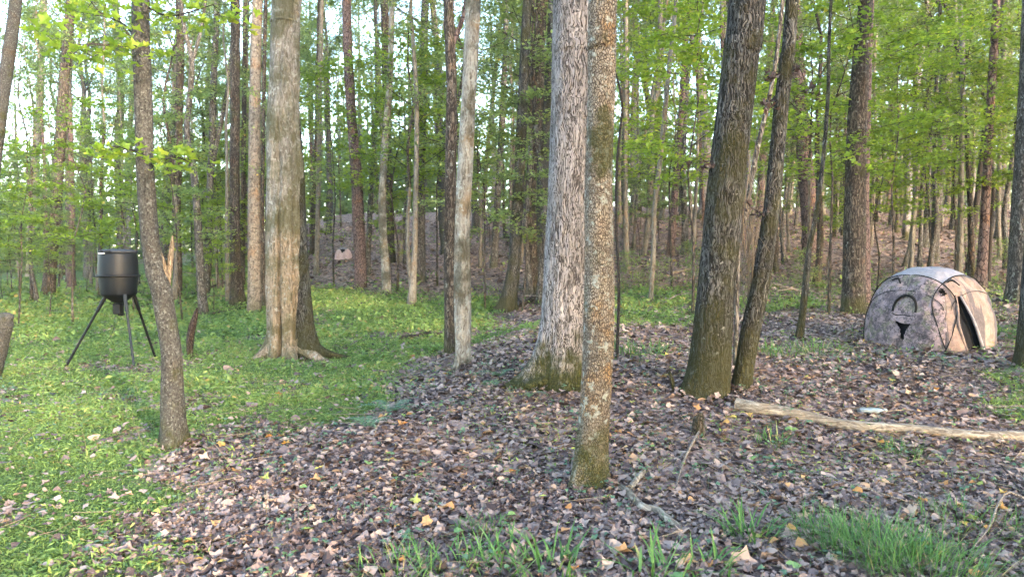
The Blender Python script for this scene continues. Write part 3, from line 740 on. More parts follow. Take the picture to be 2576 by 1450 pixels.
# between the twin trunks and the big furrowed trunk
hero('hardwood_tree', 'hazy grey trunk just right of the twin pale trunks', [(1242, 672, 20), (1246, 600, 18), (1253, 478, 16), (1262, 330, 15), (1268, 200, 14), (1275, 0, 12)], 'bark_grey', F4(0.3), 14, 0.3, 0, 0.08, 16, ck=3)
hero('mossy_footed_tree', 'crooked trunk with wide mossy foot left of the massive trunk', [(1277, 782, 40), (1285, 725, 36), (1294, 660, 32), (1300, 544, 28), (1310, 378, 26), (1317, 201, 24), (1323, 75, 24), (1327, 0, 24)], 'bark_mossy', [(PI, 0.9, 0.2, 0.5), (0.0, 0.7, 0.16, 0.5), (-1.6, 0.4, 0.2, 0.5)], 30, 0.1, 0.05, 0.08, 14, ck=4, nf=14)
hero('hardwood_tree', 'brown shaggy trunk half hidden behind the massive trunk', [(1338, 742, 33), (1336, 600, 28), (1336, 453, 27), (1351, 302, 28), (1358, 100, 28), (1363, 0, 28)], 'bark_brown', F4(0.3), 20, 0.15, 0.05, 0.08, 14, ck=0)
hero('hardwood_tree', 'dark grey trunk tucked against the left side of the massive trunk', [(1352, 732, 34), (1358, 629, 31), (1368, 403, 28), (1378, 277, 25), (1386, 100, 21), (1390, 0, 20)], 'bark_speckled', F4(0.3), 20, 0.2, 0.04, 0.06, 14, ck=1)

# right of the near trunk
hero('slender_tree', 'thin dark sapling hugging the right side of the nearest trunk', [(1552, 905, 8), (1557, 720, 7), (1550, 560, 7), (1553, 400, 7), (1566, 270, 6), (1560, 225, 6), (1548, 180, 4)], 'twig_dark', None, 8, 0.15, 0, 0.1, 7, 'middle', 0, 0.35)
hero('slender_tree', 'thin sunlit stem with curving top behind the leafy bush', [(1637, 755, 12), (1644, 640, 12), (1646, 529, 12), (1658, 428, 12), (1673, 277, 12), (1685, 151, 11), (1701, 0, 10)], 'bark_pole', None, 12, 0.25, 0, 0.06, 14, ck=2, cs=0.8)
hero('slender_tree', 'crooked orange lit stem right of the nearest trunk, on the slope', [(1619, 645, 12), (1630, 560, 13), (1637, 438, 14), (1640, 302, 13), (1658, 201, 13), (1661, 50, 12), (1662, 0, 12)], 'bark_pole', None, 12, 0.3, 0, 0.12, 15, ck=3)
hero('slender_tree', 'pale stem slanting right, first one beside the nearest trunk', [(1573, 622, 11), (1585, 540, 10), (1600, 453, 10), (1622, 340, 9), (1650, 180, 8), (1670, 60, 7)], 'bark_pole', None, 10, 0.3, 0, 0.06, 14, ck=4, cs=0.7)
hero('hardwood_tree', 'purplish pine trunk on the slope left of the stout mossy trunk', [(1686, 640, 21), (1692, 560, 19), (1699, 470, 18), (1713, 312, 17), (1722, 150, 15), (1730, 0, 14)], 'bark_pine', None, 14, 0.3, 0.03, 0.05, 16, ck=0)
hero('leafy_sapling', 'bent mossy sapling right of the slimmer mossy trunk', [(2010, 852, 20), (2017, 800, 17), (2024, 740, 16), (2034, 636, 14), (2050, 554, 12), (2068, 428, 10), (2083, 240, 9), (2086, 100, 8)], 'bark_mossy', F4(0.3, 0.1), 14, 0.15, 0, 0.12, 9, 'sapling', 1, 0.9)
hero('dark_tree', 'thick dark trunk standing left of the camouflage blind', [(2146, 786, 56), (2148, 700, 53), (2150, 560, 51), (2153, 420, 48), (2158, 280, 44), (2166, 140, 38), (2178, 0, 32)], 'bark_brown', F4(0.35, 0.2), 34, 0.15, 0.06, 0.05, 15, ck=1, nf=26)
hero('reddish_tree', 'reddish trunk showing behind the right edge of the thick dark trunk', [(2172, 768, 34), (2172, 640, 31), (2171, 480, 29), (2178, 302, 22), (2184, 150, 18), (2190, 0, 16)], 'bark_pine', F4(0.3), 20, 0.2, 0.05, 0.05, 15, ck=2)
hero('slender_tree', 'thin grey stem rising behind the top of the camouflage blind', [(2312, 690, 12), (2316, 600, 11), (2322, 453, 10), (2347, 302, 9), (2360, 150, 8), (2366, 0, 8)], 'bark_grey', None, 10, 0.3, 0, 0.07, 14, ck=3, cs=0.7)
hero('hardwood_tree', 'broad hazy trunk behind the camouflage blind', [(2350, 660, 22), (2354, 560, 21), (2367, 403, 21), (2382, 201, 22), (2391, 75, 21), (2396, 0, 21)], 'bark_grey', F4(0.3), 16, 0.3, 0.03, 0.06, 16, ck=4)
hero('bowed_sapling', 'dark sapling bowing left overhead behind the camouflage blind', [(2436, 690, 16), (2445, 600, 15), (2458, 503, 14), (2472, 380, 12), (2479, 260, 11), (2462, 205, 10), (2440, 160, 10), (2416, 105, 9), (2394, 50, 8), (2370, 0, 7)], 'twig_dark', None, 12, 0.15, 0, 0.08, 6.3, 'sapling', 2, 0.7)
hero('slender_tree', 'very thin dark stem right of the bowed sapling', [(2487, 712, 9), (2494, 560, 8), (2499, 453, 8), (2490, 342, 8), (2500, 252, 10), (2509, 100, 11), (2522, 0, 11)], 'twig_dark', None, 10, 0.25, 0, 0.08, 10, 'middle', 3, 0.7)
hero('hardwood_tree', 'large trunk at the right edge behind the camouflage blind', [(2566, 762, 66), (2570, 680, 58), (2578, 500, 54), (2588, 300, 50), (2600, 0, 46)], 'bark_grey', F4(0.4, 0.2), 28, 0.2, 0.05, 0.05, 15, ck=0)
hero('hardwood_tree', 'dark trunk foot cut by the right edge in front of the blind', [(2592, 922, 74), (2602, 780, 62), (2615, 500, 56), (2630, 0, 50)], 'bark_mossy', F4(0.3, 0.15), 28, 0.15, 0.04, 0.05, 13, ck=1)

# leafy branch of the leaning tree, near the camera
r = np.random.default_rng(12)
mb = MB(); ml = MB()
def leafy(P, R, n, leaf, spread, mb, ml, r):
    add_tube(mb, np.array(P), R, 5, 0.08)
    P = np.array(P)
    tt = np.linspace(0, 1, len(P))
    for k in range(n):
        q = r.uniform(0.25, 1.02)
        c = np.array([np.interp(q, tt, P[:, i]) for i in range(3)])
        off = r.normal(0, 1, 3) * [spread, spread, spread * 0.45]
        m = 5
        pos = c + off + r.normal(0, 0.05, (m, 3))
        scatter(ml, *LEAF_L[3], pos, rand_rot(m, 0.5, r), leaf * r.uniform(0.6, 1.2, m), np.clip(r.normal(0.55, 0.2, m), 0, 1))
        add_tube(mb, np.array([c, c + off * 0.9]), [0.003, 0.0015], 3, 9)
for poly, dys, n, sp in (
    ([(340, 100, 0), (300, 115, 0), (230, 110, 0), (150, 120, 0)], (0, -0.3, -0.5, -0.6), 26, 0.16),
    ([(340, 95, 0), (310, 60, 0), (250, 30, 0), (200, -40, 0)], (0, 0.2, 0.4, 0.5), 22, 0.2),
    ([(380, 395, 0), (410, 400, 0), (450, 395, 0), (480, 410, 0)], (0.05, -0.1, -0.2, -0.25), 12, 0.12),
    ([(345, 380, 0), (315, 375, 0), (300, 368, 0)], (0.0, -0.1, -0.2), 7, 0.10),
    ([(375, 20, 0), (420, 40, 0), (480, 30, 0), (540, 10, 0)], (0.0, -0.2, -0.3, -0.3), 18, 0.2)):
    P = [at(a, b_, Y1 + d) - b1 for (a, b_, _), d in zip(poly, dys)]
    mb = MB(); ml = MB()
    leafy(P, np.linspace(0.010, 0.003, len(P)), n, 0.085, sp, mb, ml, r)
    lb = obj('leafy_branch', mb.mesh('leafy_branch', M['twig_dark'], True), t1)
    obj('foliage', ml.mesh('foliage', M['leaf_bright']), lb)

# dead curled leaves hanging on twigs by the mossy pair
for (poly, par, bb, YY) in (([(1985, 190, 0), (1950, 185, 0), (1930, 195, 0)], t7, b7, Y7), ([(1990, 180, 0), (2010, 170, 0), (2030, 215, 0)], t7, b7, Y7),
                            ([(1832, 400, 0), (1790, 405, 0), (1756, 405, 0)], t6, b6, Y6), ([(1936, 560, 0), (1905, 530, 0), (1885, 520, 0)], t7, b7, Y7), ([(1965, 280, 0), (1940, 270, 0), (1925, 250, 0)], t7, b7, Y7)):
    mb = MB(); ml = MB()
    P = [at(a, b_, YY - 0.05 * k) - bb for k, (a, b_, _) in enumerate(poly)]
    add_tube(mb, np.array(P), np.linspace(0.008, 0.003, len(P)), 5, 0.06)
    for p in P[1:]:
        m = 6
        scatter(ml, *LEAF_L[3], p + r.normal(0, 0.035, (m, 3)) - [0, 0, 0.02], rand_rot(m, 1.2, r), 0.075 * r.uniform(0.6, 1.2, m), np.clip(r.normal(0.12, 0.12, m), 0, 1))
    tw = obj('dead_twig', mb.mesh('dead_twig', M['twig_dark'], True), par)
    obj('dead_leaves', ml.mesh('dead_leaves', M['litter']), tw)

# ------------------------------------------------------------------ the woods behind
SECT = [(-9, -0.62, 'left of the feeder'), (-0.62, -0.50, 'behind the feeder'), (-0.50, -0.33, 'left of the fluted trunk'), (-0.33, -0.09, 'right of the fluted trunk'), (-0.09, 0.05, 'left of the massive trunk'),
        (0.05, 0.28, 'left of the stout mossy trunk'), (0.28, 0.50, 'left of the thick dark trunk'), (0.50, 9, 'beyond the camouflage blind')]
MARKS = [(-30, 'the top left edge trunk'), (90, 'the far left slim tree'), (140, 'the tilted dark trunk'), (262, 'the feeder barrel'), (302, 'the trunk behind the feeder'), (370, 'the leaning speckled trunk'), (447, 'the rough trunk'),
         (488, 'the crooked forked trunk'), (532, 'the two stemmed trunk'), (591, 'the straight brown trunk'), (640, 'the ringed trunk'), (714, 'the fluted trunk'), (800, 'the thin pale stem'), (894, 'the curved trunk'), (966, 'the bent trunk'),
         (1058, 'the pinkish trunk'), (1150, 'the twin trunks'), (1254, 'the hazy grey trunk'), (1305, 'the mossy footed trunk'), (1352, 'the shaggy trunk'), (1435, 'the massive trunk'), (1507, 'the nearest trunk'), (1600, 'the slanting pale stem'),
         (1652, 'the sunlit curving stem'), (1703, 'the purplish pine'), (1822, 'the stout mossy trunk'), (1940, 'the slim mossy trunk'), (2045, 'the bent mossy sapling'), (2153, 'the thick dark trunk'), (2325, 'the stem behind the blind'),
         (2368, 'the broad hazy trunk'), (2465, 'the bowed sapling'), (2500, 'the very thin dark stem'), (2575, 'the right edge trunk')]
def where(a):
    for lo, hi, s in SECT:
        if lo <= a < hi: return s
KW = {'canopy': ('tall hardwood', 'tall background hardwoods'), 'pole': ('slender pole tree', 'slender background poles'), 'middle': ('leafy understory tree', 'leafy understory trees'),
      'sapling': ('thin leafy sapling', 'thin leafy saplings'), 'shrub': ('low leafy shrub', 'low leafy shrubs')}
TONE = {'bark_grey': 'grey', 'bark_brown': 'brown', 'bark_pale': 'pale', 'bark_pine': 'reddish', 'bark_speckled': 'speckled', 'bark_pole': 'whitish'}
BTONE = {'canopy': ['grey', 'brown', 'pale', 'reddish', 'speckled', 'grey'], 'pole': ['whitish', 'grey', 'reddish', 'whitish', 'brown'], 'middle': ['brown', 'grey', 'whitish']}
WOODS = []
def label_woods():
    by = {}
    for t, kind, a, d, k in WOODS:
        px = CXP + a * FPX
        m = min(MARKS, key=lambda q: abs(q[0] - px))
        tone = (BTONE[kind][k % len(BTONE[kind])] + ' ') if kind in BTONE else ''
        lab = tone + KW[kind][0] + (' midway back' if d < 26 else ' far back' if d < 42 else ' very far back') + (' just left of ' if px < m[0] else ' just right of ') + m[1]
        by.setdefault(lab, []).append((d, t))
    for lab, ts in by.items():
        ts.sort(key=lambda q: q[0])
        for n_, (d, t) in enumerate(ts):
            t['label'] = lab if len(ts) == 1 else lab + ', ' + ['nearest', 'second nearest', 'third nearest', 'fourth nearest', 'fifth nearest', 'sixth nearest', 'seventh nearest', 'eighth nearest', 'farthest', 'farthest'][min(n_, 9)]
placed = []
def woods(kind, n, dlo, dhi, alo, ahi, smin, smax, seed, mind=0.9):
    r = random.Random(seed)
    c = 0; tries = 0
    while c < n and tries < n * 40:
        tries += 1
        d = math.sqrt(r.uniform(dlo ** 2, dhi ** 2)); a = r.uniform(alo, ahi)
        x = a * d
        if abs(a + 0.241) < 0.02 and d < 44: continue
        if kind in ('sapling', 'shrub', 'middle') and d < 13 and a < 0.5: continue
        if kind in ('sapling', 'middle', 'shrub') and (-0.33 < a < -0.05 or 0.1 < a < 0.36) and r.random() < 0.6: continue
        if any((x - p) ** 2 + (d - q) ** 2 < mind ** 2 for p, q in placed): continue
        placed.append((x, d))
        k_ = r.randrange(60)
        t = lay_tree(kind, x, d, KW[kind][0], KW[kind][1] + ' ' + where(a), r.uniform(smin, smax), r.uniform(0, 6.28), k_, (r.gauss(0, 0.035), r.gauss(0, 0.035)), wide=r.uniform(0.75, 1.15))
        WOODS.append((t, kind, a, d, k_))
        c += 1
# left: open sky high up, thick green low down
woods('canopy', 24, 24, 60, -0.82, -0.12, 0.75, 1.25, 1, 1.6)
woods('pole', 24, 18, 48, -0.82, -0.10, 0.8, 1.2, 2)
woods('middle', 40, 19, 46, -0.84, -0.10, 0.6, 0.95, 3)
woods('sapling', 36, 16, 36, -0.84, -0.12, 0.6, 1.15, 4)
woods('shrub', 8, 20, 40, -0.84, -0.40, 0.6, 1.1, 5)
# right: a dense hill of slender trees
woods('canopy', 44, 22, 60, -0.10, 0.86, 0.85, 1.4, 6, 1.4)
woods('pole', 92, 17, 52, -0.08, 0.86, 0.85, 1.35, 7, 0.7)
woods('middle', 62, 17, 46, -0.08, 0.86, 0.65, 1.1, 8)
woods('sapling', 34, 16, 40, -0.04, 0.86, 0.6, 1.15, 9)
woods('shrub', 7, 17, 36, 0.0, 0.86, 0.5, 0.9, 10)
label_woods()
# the wood goes on behind the camera and shades the floor
def rear_woods(kind, n, seed, lo, hi, smin, smax):
    r = random.Random(seed)
    for k in range(n):
        d = math.sqrt(r.uniform(lo ** 2, hi ** 2)); th = r.uniform(-0.9, 0.95) + math.atan2(S.x, -S.y)
        x, y = math.sin(th) * d, -math.cos(th) * d
        lay_tree(kind, x, y, 'tree of the same woods standing behind the photographer', 'woods behind the photographer', r.uniform(smin, smax), r.uniform(0, 6.28), r.randrange(60), wide=r.uniform(1.0, 1.3))
rear_woods('canopy', 18, 41, 12, 40, 0.9, 1.4)
rear_woods('middle', 70, 42, 8, 36, 0.7, 1.4)

# leafy trees with a place of their own
for (px, py, kind, sc, k, lab) in (
    (1742, 790, 'spray', 1.05, 1, 'bright green leafy sapling filling the gap left of the stout mossy trunk'),
    (1690, 725, 'spray', 1.2, 2, 'second bright green sapling farther up the slope behind the leafy bush'),
    (2085, 790, 'spray', 1.0, 3, 'bright green leafy sapling between slim mossy trunk and thick dark trunk'),
    (2245, 750, 'spray', 1.0, 1, 'bright green sapling just right of the thick dark trunk'),
    (2400, 725, 'spray', 1.1, 4, 'yellow green sapling spreading over the camouflage blind'),
    (2545, 735, 'spray', 1.0, 5, 'bright green sapling beside the large right edge trunk'),
    (1000, 735, 'spray', 1.25, 1, 'green leafy sapling shading the leaf slope left of the twin trunks'),
    (1100, 720, 'spray', 1.3, 6, 'bright green sapling between the pinkish trunk and the twin trunks'),
    (840, 720, 'spray', 1.2, 7, 'green sapling between the fluted trunk and the far blind'),
    (1220, 780, 'sapling', 1.0, 0, 'fine leafed sapling right of the twin trunks'),
    (230, 725, 'middle', 0.7, 2, 'leafy understory tree just left of the feeder barrel'),
    (400, 735, 'spray', 1.0, 8, 'yellow green sapling behind the leaning speckled trunk'),
    (560, 730, 'spray', 1.0, 9, 'green sapling behind the two stemmed trunk'),
    (30, 740, 'spray', 0.95, 2, 'green sapling at the left edge beyond the broken stub'),
    (1590, 735, 'shrub', 0.62, 0, 'broad leafed bush right of the nearest trunk'),
    (1655, 740, 'shrub', 0.5, 1, 'smaller broad leafed bush behind the thin sunlit stem')):
    g_ = gp(px, py)
    lay_tree(kind, g_[0], g_[1], lab, None, sc, k * 1.3, k)

# far-off wood, one mass
r = np.random.default_rng(77)
mb = MB()
for k in range(330):
    a = r.uniform(-1.05, 1.05); d = r.uniform(62, 120); x = a * d
    z = H(x, d); h = r.uniform(10, 20); q = r.uniform(0.10, 0.2)
    add_tube(mb, np.array([[x, d, z - 0.3], [x + r.normal(0, 0.3), d, z + h * 0.5], [x + r.normal(0, 0.5), d, z + h]]), [q, q * 0.8, q * 0.4], 6, 5, mat=1)
    n = int(330 if a > -0.12 else 270)
    kk = r.random(n) ** 0.9
    zz = np.where(r.random(n) < (0.55 if a > -0.12 else 0.7), r.uniform(0.2, 7.5, n), 4 + kk * h * (0.95 if a > -0.1 else 0.7))
    P = np.stack([x + r.normal(0, 2.3, n), d + r.normal(0, 2.0, n), z + zz], -1)
    scatter(mb, *LEAF_Q, P, rand_rot(n, 0.9, r), r.uniform(0.4, 0.95, n), np.clip(r.normal(0.35, 0.2, n), 0, 0.95))
fw = obj('distant_woods', mb.mesh('distant_woods', [M['leaf'], M['bark_grey']]))
tag(fw, 'mass of far green trees closing the view behind all trunks', 'woods', kind='stuff')

# ------------------------------------------------------------------ materials of made things
def plastic(name, col, rough, streak=0.0):
    g = G(name)
    vec, raw = g.coords(False)
    sv = g.add('VectorMath', {0: raw, 1: (14, 14, 1.2)}, operation='MULTIPLY').outputs[0]
    st = g.smooth(g.noise(sv, 1.0, 4).outputs[0], 0.5, 0.8)
    n = g.noise(raw, 30, 4).outputs[0]
    c = g.mix(g.math('MULTIPLY', st, streak), col, (0.10, 0.11, 0.085))
    c = g.mix(g.math('MULTIPLY', g.smooth(n, 0.5, 0.8), 0.12), c, tuple(q * 2.2 + 0.01 for q in col))
    rr = g.math('ADD', rough, g.math('MULTIPLY', n, 0.25))
    return g.finish(c, rr, 0.25, n, 0.002, 0.3)
M['barrel'] = plastic('black_barrel_plastic', (0.0035, 0.0048, 0.0075), 0.40, 0.04)
M['lid'] = plastic('weathered_lid_plastic', (0.022, 0.025, 0.032), 0.5, 0.1)
M['steel'] = plastic('black_painted_steel', (0.0045, 0.005, 0.0065), 0.42, 0.05)
M['steel_blue'] = plastic('blue_grey_painted_steel', (0.014, 0.020, 0.030), 0.4, 0.05)
M['tagwhite'] = plastic('pale_latch', (0.45, 0.47, 0.42), 0.6)

def camo(name, base, streaks, blot=0.75, bands=0.0):
    g = G(name)
    vec, raw = g.coords(False)
    n1 = g.noise(raw, 4.0, 5, 0.65)
    n2 = g.noise(g.add('VectorMath', {0: raw, 1: (5.0, 5.0, 2.0)}, operation='ADD').outputs[0], 5.5, 5, 0.65)
    n3 = g.noise(g.add('VectorMath', {0: raw, 1: (1.0, 7.0, 3.0)}, operation='ADD').outputs[0], 9.0, 4, 0.6)
    c = g.ramp(n1.outputs[0], base)
    c = g.mix(g.math('MULTIPLY', g.smooth(n2.outputs[0], 0.52, 0.58), blot), c, (0.13, 0.125, 0.085))
    c = g.mix(g.math('MULTIPLY', g.smooth(n3.outputs[0], 0.56, 0.62), blot), c, (0.07, 0.055, 0.06))
    sv = g.add('VectorMath', {0: raw, 1: (7.0, 7.0, 2.0)}, operation='MULTIPLY').outputs[0]
    sv = g.add('VectorMath', {0: sv, 1: g.add('VectorMath', {0: n2.outputs['Color'], 3: 4.5}, operation='SCALE').outputs[0]}, operation='ADD').outputs[0]
    e = g.add('TexVoronoi', {'Vector': sv, 'Scale': 0.8}, feature='DISTANCE_TO_EDGE').outputs['Distance']
    ln = g.math('SUBTRACT', 1.0, g.smooth(e, 0.01, 0.08))
    c = g.mix(g.math('MULTIPLY', ln, streaks), c, (0.055, 0.048, 0.05))
    if bands:
        bv = g.add('VectorMath', {0: raw, 1: (2.0, 7.5, 0.9)}, operation='MULTIPLY').outputs[0]
        c = g.mix(g.math('MULTIPLY', g.smooth(g.noise(bv, 1.0, 3).outputs[0], 0.50, 0.58), bands), c, (0.075, 0.068, 0.075))
    fine = g.noise(raw, 26, 4).outputs[0]
    c = g.mix(g.math('MULTIPLY', g.smooth(fine, 0.5, 0.62), 0.4 * streaks), c, (0.30, 0.225, 0.215))
    return g.finish(c, 0.85, 0.15, g.noise(raw, 6, 4).outputs[0], 0.06, 0.6)
M['camo'] = camo('camouflage_fabric', [(0.30, (0.06, 0.048, 0.055)), (0.42, (0.13, 0.10, 0.11)), (0.52, (0.25, 0.19, 0.20)), (0.68, (0.33, 0.225, 0.20))], 0.9, 0.85)
M['roofcloth'] = camo('faded_roof_fabric', [(0.3, (0.22, 0.205, 0.225)), (0.7, (0.29, 0.27, 0.285))], 0.08, 0.12)
M['stripe'] = camo('bark_print_fabric', [(0.3, (0.14, 0.10, 0.095)), (0.5, (0.25, 0.175, 0.145)), (0.7, (0.34, 0.235, 0.185))], 0.3, 0.3, 0.85)
M['gusset'] = plastic('dark_gusset_cloth', (0.03, 0.021, 0.023), 0.85)
M['pink'] = camo('faded_pink_fabric', [(0.3, (0.36, 0.26, 0.28)), (0.6, (0.56, 0.44, 0.45))], 0.2, 0.2)
M['inner'] = plastic('black_lining', (0.012, 0.012, 0.015), 0.8)
M['piping'] = plastic('dark_seam_tape', (0.012, 0.011, 0.010), 0.8)

# ------------------------------------------------------------------ the feeder
Lf, Cf, Rf = gp(160, 926), gp(338, 924), gp(394, 904)
fc = (Lf + Cf + Rf) / 3
YF = gp(303, 920)[1]
base = at(303, 920, YF); base[2] = H(base[0], base[1])
feeder = thing('deer_feeder', 'black barrel deer feeder on three splayed legs in the grass', 'feeder', base)
mpp = YF / FPX
ztop = at(303, 630, YF)[2] - base[2]
zrim = at(303, 693, YF)[2] - base[2]
zbot = at(303, 742, YF)[2] - base[2]
zcone = at(303, 756, YF)[2] - base[2]
rt, rr_, rl, rbt = 42 * mpp, 46 * mpp, 44.5 * mpp, 41 * mpp
mb = MB(); mb.add(*lathe([(rl, zrim - 0.008), (rl * 0.995, zrim - 0.05), ((rl + rbt) / 2, (zrim + zbot) / 2), (rbt, zbot + 0.025), (rbt - 0.012, zbot), (rbt * 0.8, zbot - 0.012)], 56))
obj('lower_barrel', mb.mesh('lower_barrel', M['barrel'], True), feeder)
mb = MB(); mb.add(*lathe([(rr_, zrim + 0.008), (rr_ * 0.995, zrim + 0.05), ((rt + rr_) / 2 + 0.006, (ztop + zrim) / 2), (rt + 0.004, ztop - 0.055), (rt, ztop - 0.035), (rt * 0.9, ztop - 0.03)], 56))
ub = obj('upper_barrel', mb.mesh('upper_barrel', M['barrel'], True), feeder)
mb = MB(); mb.add(*lathe([(rl, zrim - 0.016), (rr_ + 0.022, zrim - 0.014), (rr_ + 0.027, zrim - 0.002), (rr_ + 0.022, zrim + 0.012), (rr_ - 0.004, zrim + 0.015)], 56))
for k in range(14):
    a = k / 14 * 2 * PI
    mb.add(*lathe([(0.0, 0.02), (0.006, 0.02), (0.006, -0.02), (0, -0.02)], 6, ((rr_ + 0.013) * math.cos(a), (rr_ + 0.013) * math.sin(a), zrim)))
obj('rim_band', mb.mesh('rim_band', M['steel'], True), feeder)
mb = MB(); mb.add(*lathe([(rt + 0.003, ztop - 0.036), (rt + 0.014, ztop - 0.032), (rt + 0.014, ztop - 0.006), (rt + 0.004, ztop), (rt * 0.8, ztop + 0.012), (rt * 0.4, ztop + 0.022), (0.0, ztop + 0.025)], 56))
lid = obj('lid', mb.mesh('lid', M['lid'], True), feeder)
mb = MB()
for a in (-2.0, -1.55):
    V, F = box_arr(0, 0, 0, 0.07, 0.03, 0.03)
    c, s = math.cos(a + PI / 2), math.sin(a + PI / 2)
    V = V @ np.array([[c, s, 0], [-s, c, 0], [0, 0, 1]]) + [(rt + 0.018) * math.cos(a), (rt + 0.018) * math.sin(a), ztop - 0.016]
    mb.add(V, F)
obj('lid_clasp', mb.mesh('lid_clasp', M['steel']), lid)
V, F = box_arr(0, 0, 0, 0.09, 0.012, 0.018); V = V + [-0.09, -rt - 0.012, ztop - 0.042]
mb = MB(); mb.add(V, F); obj('latch_plate', mb.mesh('latch_plate', M['tagwhite']), lid)
mb = MB(); mb.add(*lathe([(rbt * 0.84, zbot - 0.008), (rbt * 0.75, zbot - 0.03), (0.09, zcone - 0.01), (0.05, zcone - 0.03), (0.0, zcone - 0.03)], 40))
obj('funnel', mb.mesh('funnel', M['steel'], True), feeder)
V, F = box_arr(0.0, -0.02, zcone - 0.03 - 0.085, 0.11, 0.11, 0.16)
mb = MB(); mb.add(V, F)
V, F = box_arr(0.015, 0.03, zcone - 0.205, 0.075, 0.075, 0.03); mb.add(V, F)
mo = obj('spinner_motor_box', mb.mesh('spinner_motor_box', M['steel']), feeder)
bev = mo.modifiers.new('bevel', 'BEVEL'); bev.width = 0.01; bev.segments = 2
mb = MB()
for k in range(12):
    a = k / 12 * 2 * PI
    add_tube(mb, np.array([[0.10 * math.cos(a), 0.10 * math.sin(a), zcone - 0.015], [0.135 * math.cos(a), 0.135 * math.sin(a), zcone - 0.03], [0.075 * math.cos(a) + 0.01, 0.075 * math.sin(a) + 0.02, zcone - 0.06]]), [0.003] * 3, 4, 0.03)
obj('wire_guard', mb.mesh('wire_guard', M['steel']), feeder)
for (foot, tx, ty, mt) in ((Lf, 268, -0.35, 'steel'), (Cf, 314, -0.7, 'steel_blue'), (Rf, 336, 0.55, 'steel')):
    top_ = at(tx, 744, YF + ty * rbt) - base
    top_[2] = zbot + 0.01
    f = foot - base; f = f + [0, 0, -0.03]
    f[2] = H(base[0] + f[0], base[1] + f[1]) - base[2] - 0.03
    k = 0.22
    midp = top_ * (1 - k) + f * k
    mb = MB(); add_tube(mb, np.array([top_, f]), [0.018, 0.018], 12, 0.3, caps=True)
    lg = obj('leg', mb.mesh('leg', M[mt], True), feeder)
    mb = MB(); add_tube(mb, np.array([top_ + (top_ - f) * 0.01, midp]), [0.026, 0.026], 12, 0.2, caps=True)
    obj('leg_socket', mb.mesh('leg_socket', M[mt], True), lg)
mb = MB()
p0 = np.array([0.12, -0.1, zcone - 0.02]); 
add_tube(mb, np.array([[0.10, -0.28, 0.78], [0.09, -0.3, 0.6], [0.03, -0.3, 0.45], [-0.06, -0.3, 0.36]]), [0.003] * 4, 4, 0.05)
obj('cable', mb.mesh('cable', M['steel']), feeder)

